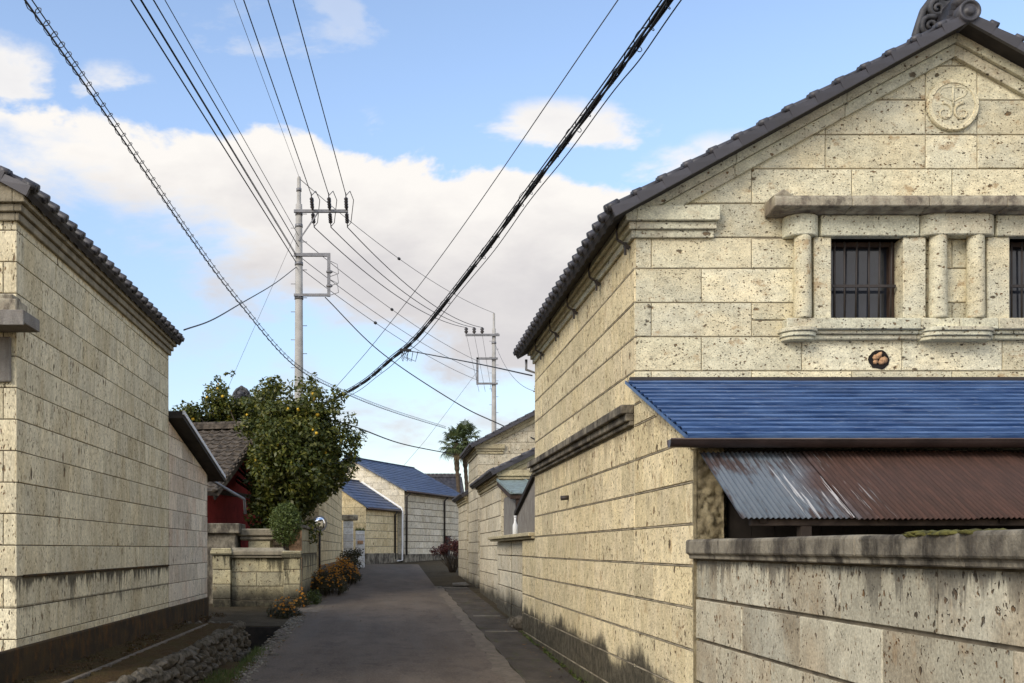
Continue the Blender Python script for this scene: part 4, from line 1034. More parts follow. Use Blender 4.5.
mb.build('panel_coping', M['trim_l'], cw, bevel=.01)
for x0, x1, top in ((-3.93, -3.53, 1.42), (-2.34, -1.97, 1.36)):
    p_ = MB(); pier(p_, x0, x1, 22.92, 23.30, 0, [-.3, .05, .38, .71, 1.04, top - .06])
    po = p_.build('pier', [M['panel'], M['mortar_d']], cw, bevel=.01)
    c_ = MB(); c_.box(x0 - .04, x1 + .04, 22.88, 23.34, top - .058, top + .05); c_.box(x0 - .02, x1 + .02, 22.90, 23.32, top + .052, top + .10); c_.build('pier_cap', M['panel'], po, bevel=.012)
# heavy capped stones behind it
gp1 = thing('stone_gatepost', 'dark capped tuff block behind the wall next to the left storehouse', 'gatepost', (-3.95, 24.2, 0))
mb = MB(); mb.box(-4.35, -3.55, 23.9, 24.7, 0, 1.86); mb.build('post_block', M['coping'], gp1, bevel=.015)
mb = MB(); mb.box(-4.45, -3.45, 23.8, 24.8, 1.863, 2.10); mb.build('post_cap', M['coping'], gp1, bevel=.02)
gp2 = thing('stone_gatepost', 'pale capped tuff block behind the short wall left of the clipped bush', 'gatepost', (-3.0, 24.6, 0))
mb = MB(); mb.box(-3.30, -2.78, 24.2, 24.8, 0, 1.70); mb.build('post_block', M['panel'], gp2, bevel=.015)
mb = MB(); mb.box(-3.50, -2.70, 24.15, 24.9, 1.703, 1.80); mb.box(-3.56, -2.65, 24.1, 24.95, 1.803, 1.98); mb.build('post_cap', M['trim_l'], gp2, bevel=.03)
# wall receding along the lane
rw = thing('lane_wall', 'higher tuff wall receding along the left of the lane behind orange flowers', 'wall', (-2.0, 26, 0))
mb = MB(); stone_wall(mb, (-1.99, 23.75, 0), Y3, X3, [(0, -.2), (4.85, -.2), (4.85, 1.98), (0, 1.98)], [-.2, .12, .44, .76, 1.07, 1.38, 1.69, 1.98], .9, .2, .008, .004, .008, .014)
mb.build('wall_blocks', [M['panel'], M['mortar_d']], rw)
mb = MB(); mb.box(-2.28, -2.01, 23.76, 28.55, 0, 1.97); mb.build('wall_back', M['trim_l'], rw)
mb = MB(); mb.box(-2.29, -1.995, 23.70, 23.757, .4, 1.95); mb.build('wall_end', M['shard'], rw, bevel=.01)
mb = MB(); mb.box(-2.32, -1.95, 23.68, 28.62, 1.983, 2.06); mb.build('coping', M['coping'], rw, bevel=.012)

# ------------------------------------------------------------ storehouse behind the tree, left of the lane
lk = thing('stone_storehouse', 'tuff storehouse half hidden behind the citrus tree beside the round mirror', 'storehouse', (-4.25, 29.6, 0))
kura(lk, 4.5, 14.9, .0, 4.55, .52, wall='yellow', trim='trim', zs_s=[.2 + .31 * k for k in range(-1, 15)] + [4.55], seg=4, roof_ends=False, ov=.3, orn=.85)
mb = MB(); mb.box(-4.25 + 2.24, -4.25 + 2.31, 29.7, 44.4, -.1, 1.02); mb.build('plinth', M['coping'], lk, bevel=.01)

# ------------------------------------------------------------ white block gate pillars
for k, (x, y, w, zt_, lab) in enumerate(((-1.74, 44.8, .42, 2.75, 'tall white block gate pillar with a rough dark cap near the far house'), (-1.20, 44.0, .38, 2.28, 'shorter white block gate pillar with brown lamp box and small plants on top'))):
    g = thing('gate_pillar', lab, 'gate pillar', (x, y, 0), 0, 'white gate pillars')
    mb = MB(); z = zr(y) - .1; random.seed(k)
    while z < zt_ - .1:
        mb.box(x - w / 2, x + w / 2, y - w / 2, y + w / 2, z + .006, min(zt_, z + .30) - .006, 0); z += .30
    mb.box(x - w / 2 + .015, x + w / 2 - .015, y - w / 2 + .015, y + w / 2 - .015, zr(y) - .1, zt_, 1)
    mb.build('blocks', [M['pillar'], M['mortar']], g, bevel=.012)
    if k == 0:
        mb = MB(); mb.box(x - .32, x + .42, y - .32, y + .32, zt_ + .0, zt_ + .24); mb.build('cap', M['hood'], g, bevel=.06, segs=2)
    else:
        mb = MB(); mb.box(x - .10, x + .14, y - w / 2 - .08, y - w / 2, 1.72, 1.86); mb.build('lamp_box', M['shard'], g, bevel=.01)
        mb = MB()
        for i in range(60):
            a = random.random() * 6.28; p = Vector((x + random.uniform(-.2, .2), y + random.uniform(-.2, .2), zt_)); q = p + Vector((math.cos(a) * .06, math.sin(a) * .06, random.uniform(.05, .2))); mb.add([p, p + Vector((.03, 0, .02)), q], [(0, 1, 2)])
        mb.build('plants', M['weed'], g)

# ------------------------------------------------------------ far house at the bend
dirl = Vector((3.2, 6.6, 0)).normalized()
ang = math.atan2(-dirl.x, dirl.y)                              # local +y along the ridge
right = Vector((dirl.y, -dirl.x, 0))
def place(corner, W): return corner - right * (W / 2)
c0 = Vector((.80, 50.0, 0)); o = place(c0, 6.0)
fh = thing('far_storehouse', 'pale tuff storehouse with big blue roof and white downpipe at the bend', 'storehouse', (o.x, o.y, 0), ang)
zb = .55
zt = kura(fh, 6.0, 7.4, zb, 4.42, .54, wall='farhouse', trim='trim', zs_s=[zb + .33 * k for k in range(13)], ch=.33, roof='blue', bands=False, cornice_side=False, ov=.25, ovf=.25, rows=14, hj=.016, ornament=False)
mb = MB(); mb.box(2.95, 3.06, -.05, 7.45, zb - .2, 1.25); mb.box(-3.0, 2.949, -.06, -.0, zb - .2, 1.25); mb.build('plinth', M['coping'], fh, False, bevel=.01)
mb = MB(); mb.tube([(3.28, .12, 4.25), (3.08, .10, 4.05), (3.08, .10, 1.2)], .05, 8); mb.build('downpipe', M['iron'], fh, False)
mb = MB(); mb.tube([(3.28, 4.9, 4.25), (3.08, 4.9, 4.05), (3.08, 4.9, 1.2)], .05, 8); mb.box(3.0, 3.16, 5.1, 5.5, 1.1, 2.2); mb.build('downpipe', M['iron'], fh, False)
mb = MB()
mb.box(-1.0, -.2, -.06, -.005, 4.5, 5.2); mb.build('window', M['dark'], fh, False, bevel=.005)
c1 = Vector((-1.01, 47.06, 0)); o1 = place(c1, 4.4)
ex = thing('storehouse_wing', 'yellow tuff wing with small blue roof in front of the far storehouse', 'outbuilding', (o1.x, o1.y, 0), ang)
kura(ex, 4.4, 3.4, zb, 3.46, .62, wall='yellow', trim='trim', zs_s=[zb + .36 * k for k in range(9)], ch=.36, roof='blue', bands=False, cornice_side=False, ov=.18, ovf=.10, rows=10, hj=.012, gables=('f',), ornament=False)
mb = MB(); mb.box(2.16, 2.27, -.06, 3.35, zb - .3, 1.30); mb.box(-2.2, 2.159, -.07, 0, zb - .3, 1.30); mb.build('plinth', M['coping'], ex, False, bevel=.01)
mb = MB(); mb.tube([(2.36, 3.0, 3.3), (2.26, 3.0, 3.15), (2.26, 3.0, 1.0)], .045, 8); mb.build('downpipe', M['iron'], ex, False)
mb = MB(); mb.tube([(.2, 3.42, 3.46 + .06 + .62 * 2.0 + .08), (2.42, 3.42, 3.46 + .06 - .62 * .22 + .10), (2.46, 3.40, 3.3), (2.46, 3.40, .95), (2.30, 3.1, .92)], .05, 8); mb.build('flashing_pipe', M['white_pipe'], ex, False)

# grey tiled house farther back
gh = thing('tiled_house', 'distant house with grey tiled roof between the blue roof and the palms', 'house', (1.6, 72, 0), R(90))
kura(gh, 5.0, 7.5, 0, 5.35, .5, wall='farhouse', ov=.5, ovf=.3, bands=False, cornice_side=False, seg=4, roof_ends=False, ornament=False)
gh.location = (4.95, 73.5, 0)

# ------------------------------------------------------------ right side beyond the main storehouse
k2 = thing('stone_storehouse', 'second tuff storehouse beyond the main one with brown-edged gable behind the wires', 'storehouse', (2.6 + 3.2, 29.6, 0))
kura(k2, 6.4, 3.5, .1, 4.50, .52, wall='far', trim='trim_y', zs_s=[.1 + .32 * k for k in range(15)], seg=5, ov=.22, roof_ends=True, ornament=False)
mb = MB(); mb.tube([(4.55, 29.6, 5.9), (4.55, 29.6, 6.75)], .018, 6); mb.bar((4.2, 29.6, 6.05), (5.0, 29.6, 6.2), .03, .03)
for x_ in (4.28, 4.55, 4.82): mb.lathe((x_, 29.6, 6.08), Z3, [(0, .03), (.05, .06), (.09, .03), (.12, .055), (.17, .02)], 10)
mb.build('insulator_bracket', M['ceramic'], k2)
l2 = thing('low_storehouse', 'low tuff storehouse with grey tiled eave and pale green metal canopy', 'storehouse', (2.5 + 2.6, 22.7, 0))
kura(l2, 5.2, 5.2, -.1, 3.22, .5, wall='far', trim='trim_y', zs_s=[-.1 + .335 * k for k in range(11)], seg=6, ov=.22, ovf=.14, roof_ends=True, ornament=False)
mb = MB(); e = Vector((2.40, 20.1, 2.60)); q = Vector((2.40, 22.68, 3.03)); S = (q - e).length; sv = (q - e).normalized(); nv = X3.cross(sv)
mb.obox(e - nv * .02, X3 * 2.2, sv * S, nv * .02)
for x_ in (0, .62, 1.24, 1.86): mb.obox(e + X3 * x_, X3 * .035, sv * S, nv * .03)
mb.build('metal_canopy', M['teal'], l2)
mb = MB(); mb.box(2.42, 4.6, 20.13, 20.2, 2.49, 2.565); mb.bar((2.45, 20.2, 2.53), (2.45, 22.66, 2.94), .07, .09); mb.build('canopy_frame', M['frame'], l2)
mb = MB()
for x_ in (2.52, 4.4):
    mb = MB(); mb.box(x_, x_ + .09, 20.16, 20.25, 1.75, 2.49); mb.build('canopy_post', M['frame'], l2)
mb = MB(); mb.box(2.56, 2.60, 20.3, 22.64, -.1, 2.62); mb.box(2.6, 4.5, 22.0, 22.05, -.1, 2.7); mb.build('porch_wall', M['greysheet'], l2)
# grey sheet lean-to at the back of the main storehouse
sh = thing('sheet_lean_to', 'narrow grey corrugated lean-to standing on the wall behind the main storehouse', 'lean-to', (2.33, 17, 0))
mb = MB(); n = 46; va = []; vb = []
for i in range(n * 4 + 1):
    y = 16.14 + 2.2 * i / (n * 4); h = .010 * math.cos(2 * PI * i / 4 / 1.0); zt_ = 2.62 - .235 * (y - 16.14)
    va.append((2.33 - h, y, 1.74)); vb.append((2.33 - h, y, zt_))
m = len(va); mb.add(va + vb, [(i + 1, i, m + i, m + i + 1) for i in range(m - 1)], 0, True)
mb.build('corrugated_side', M['greysheet'], sh)
mb = MB(); e = Vector((2.27, 18.45, 2.15)); q = Vector((2.27, 16.14, 2.68)); sv = (q - e).normalized(); S = (q - e).length; nv = sv.cross(X3)
if nv.z < 0: nv = -nv
mb.obox(e - nv * .05, sv * S, X3 * 2.2, nv * .07) if sv.cross(X3).dot(nv) > 0 else mb.obox(e - nv * .05, X3 * 2.2, sv * S, nv * .07)
mb.build('roof', M['soffit'], sh)
# low wall with the narrow slit
bw = thing('lane_wall', 'low tuff wall with coping and narrow slit joining the two right-hand storehouses', 'wall', (2.31, 19, 0))
zs_b = [-.25, .09, .41, .73, 1.05, 1.37, 1.66]
mb = MB(); stone_wall(mb, (2.312, 17.62, 0), -Y3, -X3, [(0, -.25), (1.50, -.25), (1.50, 1.66), (0, 1.66)], zs_b, .95, .4, .013, .003, .007, .016)
stone_wall(mb, (2.312, 17.62, 0), X3, Y3, [(0, -.25), (.3, -.25), (.3, 1.66), (0, 1.66)], zs_b, .95, .4, .013, .003, .007, .016)
mb.build('wall_blocks', [M['side'], M['mortar']], bw)
mb = MB(); stone_wall(mb, (2.42, 20.05, 0), -Y3, -X3, [(0, -.25), (2.4, -.25), (2.4, 1.66), (0, 1.66)], zs_b, .95, .1, .010, .003, .007, .016)
stone_wall(mb, (2.42, 22.69, 0), -Y3, -X3, [(0, -.25), (2.47, -.25), (2.47, 1.66), (0, 1.66)], zs_b, .95, .1, .010, .003, .007, .016)
mb.box(2.5, 2.7, 17.0, 22.6, -.2, 1.65, 1)
mb.build('wall_blocks', [M['far'], M['mortar_d']], bw)
mb = MB()
y = 16.15
while y < 22.5:
    L = min(.98, 22.68 - y); mb.box(2.26, 2.75, y, y + L - .004, 1.664, 1.70); mb.box(2.21, 2.78, y, y + L - .004, 1.703, 1.765); y += .98
mb.build('coping', M['trim_y'], bw, bevel=.01)
mb = MB(); random.seed(19)
rub = thing('broken_stone', 'broken dark stone lumps lying at the foot of the low wall', 'stone', (2.35, 18.2, 0))
mb.blob((2.33, 17.95, zr(18) + .12), .10, .16, .15, .22, 2); mb.blob((2.26, 18.5, zr(18.5) + .08), .10, .14, .11, .25, 2); mb.blob((2.30, 18.15, zr(18.1) + .03), .12, .12, .06, .2, 2)
mb.build('stone', M['cobble'], rub)
bt = thing('white_bottle', 'white plastic bottle hanging under the canopy beside the grey sheet', 'bottle', (2.45, 19.0, 1.78))
mb = MB(); mb.lathe((2.36, 19.0, 1.775), Z3, [(0, .042), (.01, .048), (.16, .048), (.22, .024), (.27, .02), (.31, .022)], 12)
mb.build('body', M['cloth'], bt); mb = MB(); mb.lathe((2.36, 19.0, 2.087), Z3, [(0, .028), (.03, .028), (.035, .02)], 10); mb.build('cap', M['cloth'], bt)
k3 = thing('low_storehouse', 'farthest low tuff storehouse on the right above the red bush', 'storehouse', (2.56 + 2.0, 33.3, 0))
kura(k3, 4.0, 3.9, .2, 3.25, .5, wall='far', trim='trim_y', zs_s=[.2 + .32 * k for k in range(11)], seg=5, ov=.18, ovf=.12, ornament=False)

# pale debris by the far right kerb
dbn = thing('flattened_carton', 'flattened pale carton lying on the pavement by the right-hand wall', 'carton', (2.0, 30.6, zr(30.6)))
mb = MB(); z = zr(30.6) + .02
mb.hexa([(1.9, 30.2, z), (2.4, 30.3, z), (2.35, 30.9, z + .02), (1.95, 31.0, z + .02), (1.9, 30.2, z + .06), (2.4, 30.3, z + .04), (2.35, 30.9, z + .10), (1.95, 31.0, z + .07)])
mb.build('carton', M['pale'], dbn, bevel=.01)
# ------------------------------------------------------------ plants
def leaves(mb, clumps, size, aspect=2.2, droop=.25, mat=0, up=.5):
    for c, r, n in clumps:
        c = Vector(c); r = Vector(r) if not isinstance(r, (int, float)) else Vector((r, r, r))
        for _ in range(n):
            d = Vector((random.gauss(0, 1), random.gauss(0, 1), random.gauss(0, 1))).normalized()
            q = d * (random.random() ** .45); p = c + Vector((q.x * r.x, q.y * r.y, q.z * r.z))
            nrm = (d * .7 + Vector((random.gauss(0, .6), random.gauss(0, .6), random.gauss(up, .6)))).normalized()
            a = nrm.cross(Vector((random.gauss(0, 1), random.gauss(0, 1), random.gauss(0, 1)))).normalized(); b = nrm.cross(a)
            s = size * random.uniform(.65, 1.35); w = s / aspect
            t1 = p + a * s * .5; mid = p + a * s * .05 - nrm * s * .06
            mb.add([p - a * s * .5, mid + b * w * .5, t1 - nrm * s * droop * .4, mid - b * w * .5], [(0, 1, 2, 3)], mat)
def limb(mb, a, b, r0, r1, n=6, wob=.12):
    a = Vector(a); b = Vector(b); L = (b - a).length
    pts = [a.lerp(b, i / n) + Vector((random.gauss(0, wob), random.gauss(0, wob), random.gauss(0, wob * .5))) * L * .18 * (0 if i in (0,) else 1) for i in range(n + 1)]
    mb.tube(pts, [r0 + (r1 - r0) * i / n for i in range(n + 1)], 7); return pts

# citrus tree
random.seed(42)
ct = thing('citrus_tree', 'dark leafy citrus tree hung with yellow fruit behind the short mossy wall', 'tree', (-2.6, 26.3, 0))
tk = MB(); cen = []
limb(tk, (-2.6, 26.3, .1), (-2.5, 26.2, 2.2), .16, .11)
def add(x, y, z, r, n): cen.append(((x, y, z), r, n))
main = Vector((-2.36, 26.2, 3.80)); rad = Vector((1.24, 1.45, 1.70))
N = 150; tips = []
for i in range(N):
    f = i / N; ph = i * 2.39996; zz_ = 1 - 2 * (f * .93 + .02); rr = math.sqrt(max(0, 1 - zz_ * zz_)); k = random.uniform(.72, 1.06) * (1 + .20 * math.sin(3 * ph + 4 * zz_ + .6)); rr *= 1 if zz_ > -.1 else (1 + .55 * (zz_ + .1))
    c = main + Vector((rad.x * rr * math.cos(ph) * k, rad.y * rr * math.sin(ph) * k, rad.z * zz_ * k)); tips.append(c)
    s = random.uniform(.22, .42); add(c.x, c.y, c.z, (s, s, s * .8), int(150 * (s / .3) ** 2))
for i in range(34):
    d = Vector((random.gauss(0, 1), random.gauss(0, 1), random.gauss(0, 1))).normalized() * random.random() ** .5 * .7
    kk = 1 if d.z > 0 else 1 + .6 * d.z; add(main.x + d.x * rad.x * kk, main.y + d.y * rad.y, main.z + d.z * rad.z, .45, 190)
# upright shoots along the top and the lobe behind the red roof
for x, y, z, s in ((-2.25, 26.2, 5.72, .22), (-1.9, 26.1, 5.60, .24), (-1.95, 26, 5.85, .16), (-2.9, 26.3, 5.55, .22), (-3.05, 26.6, 5.8, .17), (-1.35, 26, 5.30, .26), (-1.12, 25.9, 5.42, .14), (-1.35, 26.0, 5.55, .12), (-1.0, 26, 4.75, .26), (-.92, 26, 4.2, .28), (-.9, 26.1, 3.95, .22), (-2.6, 26, 5.5, .3), (-3.3, 26.6, 5.45, .3)):
    add(x, y, z, (s, s, s * 1.1), int(90 * (s / .25) ** 2))
lob = []
for i in range(34): add(random.uniform(-3.45, -2.75), random.uniform(25.6, 26.3), random.uniform(2.05, 3.2), random.uniform(.2, .32), 110)
for i in range(10): add(random.uniform(-1.95, -1.65), 26.1, random.uniform(2.75, 3.0), .2, 70)
for i in range(120):
    x = random.uniform(-5.95, -3.1); y = random.uniform(28.0, 28.95); ht = 5.15 + .75 * math.exp(-((x + 4.9) / .55) ** 2) + .3 * math.sin(x * 5) * .6 + (.55 if x > -4.2 else 0)
    z = random.uniform(4.6, max(4.8, ht)); s = random.uniform(.18, .32); add(x, y, z, s, int(120 * (s / .25) ** 2)); lob.append(Vector((x, y, z)))
for x, z, s in ((-4.75, 6.25, .14), (-4.6, 6.0, .2), (-4.95, 5.95, .25), (-5.7, 5.45, .2), (-5.45, 5.25, .25), (-4.55, 6.4, .08), (-4.35, 6.38, .1)): add(x, 28.6, z, s, int(90 * (s / .25) ** 2))
for c in tips[::6]: limb(tk, (-2.5 + random.uniform(-.1, .1), 26.2, random.uniform(1.8, 2.8)), c, .05, .012, 5)
for c in lob[::8]: limb(tk, (-2.7, 26.4, 2.3), c, .05, .012, 7, .05)
tk.build('trunk', M['bark'], ct)
cen = [q for q in cen if not (q[0][2] < 2.75 and q[0][0] > -2.0)]
cr = MB(); leaves(cr, cen, .115, 2.0); cr.build('crown', M['citrus'], ct)
fm = MB(); fm.lathe((0, 0, -.042), Z3, [(0, .012), (.008, .028), (.03, .042), (.052, .042), (.074, .028), (.084, .010)], 10)
f0 = fm.build('fruit', M['fruit'], ct, False)
spots = []
pool = [c for c in tips if c.y < 26.6 and c.z > 2.9] + [c for c in lob if c.z > 4.9]
for i in range(70):
    c = random.choice(pool); k_ = random.uniform(.88, 1.04) if c in tips else 1.0
    base = main if c in tips else c
    p = base + (c - base) * k_ + Vector((random.gauss(0, .10), random.gauss(-.14, .1), random.gauss(0, .12))); spots.append(p)
inv = chain_matrix(ct).inverted()
for i, p in enumerate(spots):
    f = f0 if i == 0 else f0.copy()
    if i: col.objects.link(f); f.parent = ct
    f.location = inv @ p; s = random.uniform(.7, 1.1); f.scale = (s, s, s)

# clipped round bush
sb = thing('clipped_bush', 'rounded clipped green bush behind the short mossy wall', 'bush', (-2.36, 23.62, 0))
random.seed(5); mb = MB(); cl = []
for i in range(90):
    f = (i + .5) / 90; ph = i * 2.39996; z_ = 1 - 2 * f; rr = math.sqrt(1 - z_ * z_); cl.append(((-2.36 + .32 * rr * math.cos(ph), 23.62 + .3 * rr * math.sin(ph), 2.08 + .45 * z_), .09, 34))
leaves(mb, cl, .05, 1.6); leaves(mb, [((-2.36, 23.62, 2.05), (.28, .26, .42), 700)], .06, 1.6); mb.build('foliage', M['shrub'], sb)
mb = MB(); limb(mb, (-2.36, 23.62, .2), (-2.36, 23.62, 2.0), .05, .03); mb.build('stem', M['bark'], sb)

# marigold clumps
def marigold(lab, c, r, n, nf, grp='orange flower clumps'):
    c = Vector(c); g = thing('marigold_clump', lab, 'flowers', (c.x, c.y, zr(c.y)), 0, grp)
    a = MB(); b = MB(); cl = []
    for i in range(n):
        th = random.random() * 6.28; q = math.sqrt(random.random()); x = c.x + math.cos(th) * q * r[0]; y = c.y + math.sin(th) * q * r[1]; h = r[2] * (1 - .65 * q * q) * random.uniform(.75, 1.05)
        top = Vector((x, y, c.z + h)); base = Vector((c.x + (x - c.x) * .75, c.y + (y - c.y) * .75, c.z - .1)); a.tube([base, top], .005, 4)
        cl.append((top - Vector((0, 0, h * .33)), (.11, .11, h * .46), 44))
    leaves(a, cl, .055, 3.2)
    a.build('foliage', M['marileaf'], g)
    for i in range(nf):
        th = random.random() * 6.28; q = random.random() ** .55; x = c.x + math.cos(th) * q * r[0] * 1.03; y = c.y + math.sin(th) * q * r[1] * 1.03; h = r[2] * (1.0 - .65 * q * q) + random.gauss(-.03, .06)
        p = Vector((x, y, c.z + h)); up_ = Vector((math.cos(th) * q * .9, math.sin(th) * q * .9 - .5, .8)).normalized(); e1 = up_.cross(X3).normalized(); e2 = up_.cross(e1)
        for k in range(7):
            an = k * 2 * PI / 7; s_ = random.uniform(.018, .030); d1 = e1 * math.cos(an) + e2 * math.sin(an); d2 = e1 * math.cos(an + .8) + e2 * math.sin(an + .8)
            b.add([p, p + d1 * s_ + up_ * .008, p + (d1 + d2) * s_ * .62 + up_ * .014, p + d2 * s_ + up_ * .004], [(0, 1, 2, 3)])
    o_ = b.build('blossoms', M['petal'], g); kind(o_, 'stuff')
random.seed(77)
marigold('low marigold clump at the channel head in front of the short wall', (-2.10, 20.6, .10), (.30, .55, .40), 60, 60)
marigold('broad rust-orange marigold mound at the foot of the receding lane wall', (-1.62, 27.2, .32), (.52, 1.5, .72), 150, 170)
marigold('brightest orange marigold mound, farthest along the lane below the mirror', (-1.42, 31.8, .45), (.55, 1.9, .74), 170, 330)
marigold('few small marigolds against the right pier of the short wall', (-1.93, 22.75, .2), (.14, .2, .38), 16, 22)
wd = thing('weed_clump', 'small green weed clump at the base of the receding wall', 'weeds', (-1.7, 24.0, zr(24)))
mb = MB(); leaves(mb, [((-1.72 + random.uniform(-.2, .2), 23.9 + random.uniform(-.5, .5), zr(24) + random.uniform(.05, .22)), .12, 40) for i in range(12)], .07, 2.2); mb.build('foliage', M['weed'], wd)
dk = thing('low_shrub', 'small dark shrub against the plinth beyond the orange mound', 'shrub', (-1.3, 41.5, zr(41)))
mb = MB(); leaves(mb, [((-1.55 + random.uniform(-.25, .4), 40.5 + random.uniform(-1, 1), zr(41) + random.uniform(.1, .75)), .24, 70) for i in range(22)], .09, 2); mb.build('foliage', M['marileaf'], dk)

# red bush
rb = thing('red_bush', 'twiggy dark red bush at the bend beside the farthest right-hand wall', 'bush', (2.45, 39.5, zr(39.5)))
random.seed(15); mb = MB(); lf = MB(); cl = []
for i in range(46):
    a = random.random() * 6.28; q = random.random() ** .5; tip = Vector((2.42 + math.cos(a) * q * .68, 39.5 + math.sin(a) * q * .6, zr(39.5) + .55 + .65 * (1 - q * q * .5) * random.uniform(.5, 1.1)))
    limb(mb, (2.5 + random.uniform(-.12, .12), 39.5 + random.uniform(-.1, .1), zr(39.5) - .02), tip, .014, .005, 4, .2); cl.append((tip, .16, 46))
leaves(lf, cl, .075, 1.8); mb.build('stems', M['bark'], rb); lf.build('foliage', M['redleaf'], rb)

# windmill palms
def palm(lab, x, y, zt_, s, seed):
    random.seed(seed); g = thing('windmill_palm', lab, 'palm tree', (x, y, zr(y)), 0, 'windmill palms')
    t_ = MB(); n = 40; pts = [Vector((x + .10 * math.sin(i * .12), y, zr(y) + (zt_ - zr(y)) * i / n)) for i in range(n + 1)]
    t_.tube(pts, [.105 + .02 * (i % 2) + (.04 if i > n * .75 else 0) for i in range(n + 1)], 9, 0, True, False); t_.build('trunk', M['palmtrunk'], g)
    cr_ = MB(); c = pts[-1]
    for k in range(40):
        az = k * 2.4 + random.uniform(-.2, .2); el = R(80) - (k / 40) * R(150); dead = el < R(-45); L = random.uniform(.55, .8) * s
        d = Vector((math.cos(az) * math.cos(el), math.sin(az) * math.cos(el), math.sin(el)))
        hub = c + d * L; sag = Vector((0, 0, -.18 * s)); hub += sag * (1 - abs(math.sin(el)))
        cr_.tube([c, c + d * L * .5 + Vector((0, 0, .03)), hub], .014, 4, 1 if dead else 0)
        side = d.cross(Z3)
        if side.length < .1: side = X3.copy()
        side.normalize(); upv = side.cross(d).normalized()
        for j in range(17):
            a = R(-105 + 210 * j / 16); ln = .62 * s * (1 - .25 * abs(a) / 1.8) * random.uniform(.9, 1.08)
            dd = d * math.cos(a) + side * math.sin(a); p1 = hub + dd * ln * .6; tip = hub + dd * ln + Vector((0, 0, -.22 * s * random.uniform(.6, 1.3))); w = side * math.cos(a) - d * math.sin(a); w *= .034 * s
            cr_.add([hub, p1 + w, tip, p1 - w], [(0, 1, 2, 3)], 1 if dead else 0)
    cr_.build('crown', [M['palm'], M['drypalm']], g)
palm('taller right-hand palm of the pair with the rust-brown trunk', 4.62, 60.5, 8.05, .98, 3)
palm('left-hand palm of the pair with the paler greyer trunk', 4.1, 60.0, 7.7, .92, 8)

# weeds on terrace and pavement foot
random.seed(3)
mb = MB(); cl = []
for i in range(60): cl.append(((random.uniform(-3.24, -2.86), random.uniform(6, 18), TZ + .02), (.10, .16, .03), 34))
leaves(mb, cl, .035, 2.4); g = mb.build('terrace_weeds', leafmat('dead_moss_leaf', [(.05, .03, .01), (.09, .045, .014), (.06, .06, .018)])); kind(g, 'stuff')
mb = MB(); cl = []
for i in range(110):
    y = random.uniform(5, 17.5); cl.append(((2.27 + random.uniform(-.03, .02), y, zr(y) + .02), (.03, .10, .025), 16))
leaves(mb, cl, .03, 2.2); g = mb.build('wall_foot_weeds', M['weed']); kind(g, 'stuff')

random.seed(91); mb = MB()
for i in range(420):
    y = random.uniform(6, 30); side = random.random()
    x = random.gauss(-1.70, .13) if side < .55 else (random.gauss(2.12, .09) if side < .85 else random.uniform(-1.6, 1.5))
    z = zr(y) + .022; a = random.random() * 6.28; s = random.uniform(.012, .035); d = Vector((math.cos(a), math.sin(a), random.uniform(-.2, .3))) * s; e = Vector((-math.sin(a), math.cos(a), random.uniform(-.2, .3))) * s * .5; p = Vector((x, y, z))
    mb.add([p - d, p + e, p + d + Z3 * .006, p - e], [(0, 1, 2, 3)])
g = mb.build('fallen_leaves', leafmat('fallen_leaf', [(.10, .055, .02), (.16, .09, .03), (.09, .08, .03)], .8, .05)); kind(g, 'stuff')
# ------------------------------------------------------------ convex traffic mirror
mr = thing('traffic_mirror', 'round convex traffic mirror on a thin post by the lane wall', 'mirror', (-1.93, 29.15, zr(29)))
mb = MB(); mb.tube([(-1.95, 29.2, .2), (-1.95, 29.2, 2.35)], .032, 8); mb.build('post', M['iron'], mr)
ax = Vector((.62, -1, -.06)).normalized(); c = Vector((-1.95, 29.1, 2.22))
mb = MB(); mb.lathe(c, ax, [(-.06, .08), (-.04, .20), (.0, .225), (.03, .23), (.03, .212)], 28); mb.build('hood', M['mirror_rim'], mr)
mb = MB(); mb.lathe(c, ax, [(.0, .21), (.018, .207), (.04, .168), (.053, .11), (.06, .05), (.062, .005)], 28); mb.build('mirror_face', M['mirror'], mr)

# ------------------------------------------------------------ utility poles
def pole(lab, x, y, ztop, seed, arms=True):
    g = thing('utility_pole', lab, 'utility pole', (x, y, zr(y)), 0, 'concrete utility poles')
    mb = MB(); zb_ = zr(y) - .2; mb.tube([(x, y, zb_), (x, y, zb_ + (ztop - zb_) * .5), (x, y, ztop - .9)], [.175, .14, .105], 16); mb.tube([(x, y, ztop - .9), (x, y, ztop - .88), (x, y, ztop - .05), (x, y, ztop)], [.105, .07, .06, .04], 12)
    mb.build('shaft', M['concrete_pole'], g)
    z = zr(y) + 2.4; i = 0
    while z < ztop - 1:
        sg = 1 if i % 2 else -1; mb = MB(); mb.tube([(x, y, z), (x + sg * .26, y, z)], .012, 5); mb.build('step_bolt', M['galv'], g); z += .45; i += 1
    return g
P1 = pole('tall concrete utility pole rising behind the citrus tree', -2.87, 33.0, 13.5, 1)
def pz(py, d): return EYE + (PY - py) * d / FPX
mb = MB(); z1 = pz(212.5, 33); mb.bar((-3.02, 32.87, z1), (-1.28, 32.87, z1), .09, .09); mb.bar((-2.87, 32.87, z1 - .95), (-2.25, 32.87, z1 - .05), .04, .04)
mb.build('crossarm', M['galv'], P1)
mb = MB(); za_, zb2 = pz(256, 33), pz(296, 33)
mb.bar((-3.02, 32.87, za_), (-1.85, 32.87, za_), .09, .10); mb.bar((-1.90, 32.87, za_ + .05), (-1.90, 32.87, zb2 - .05), .10, .09, up=Y3); mb.bar((-3.02, 32.87, zb2), (-1.85, 32.87, zb2), .08, .08)
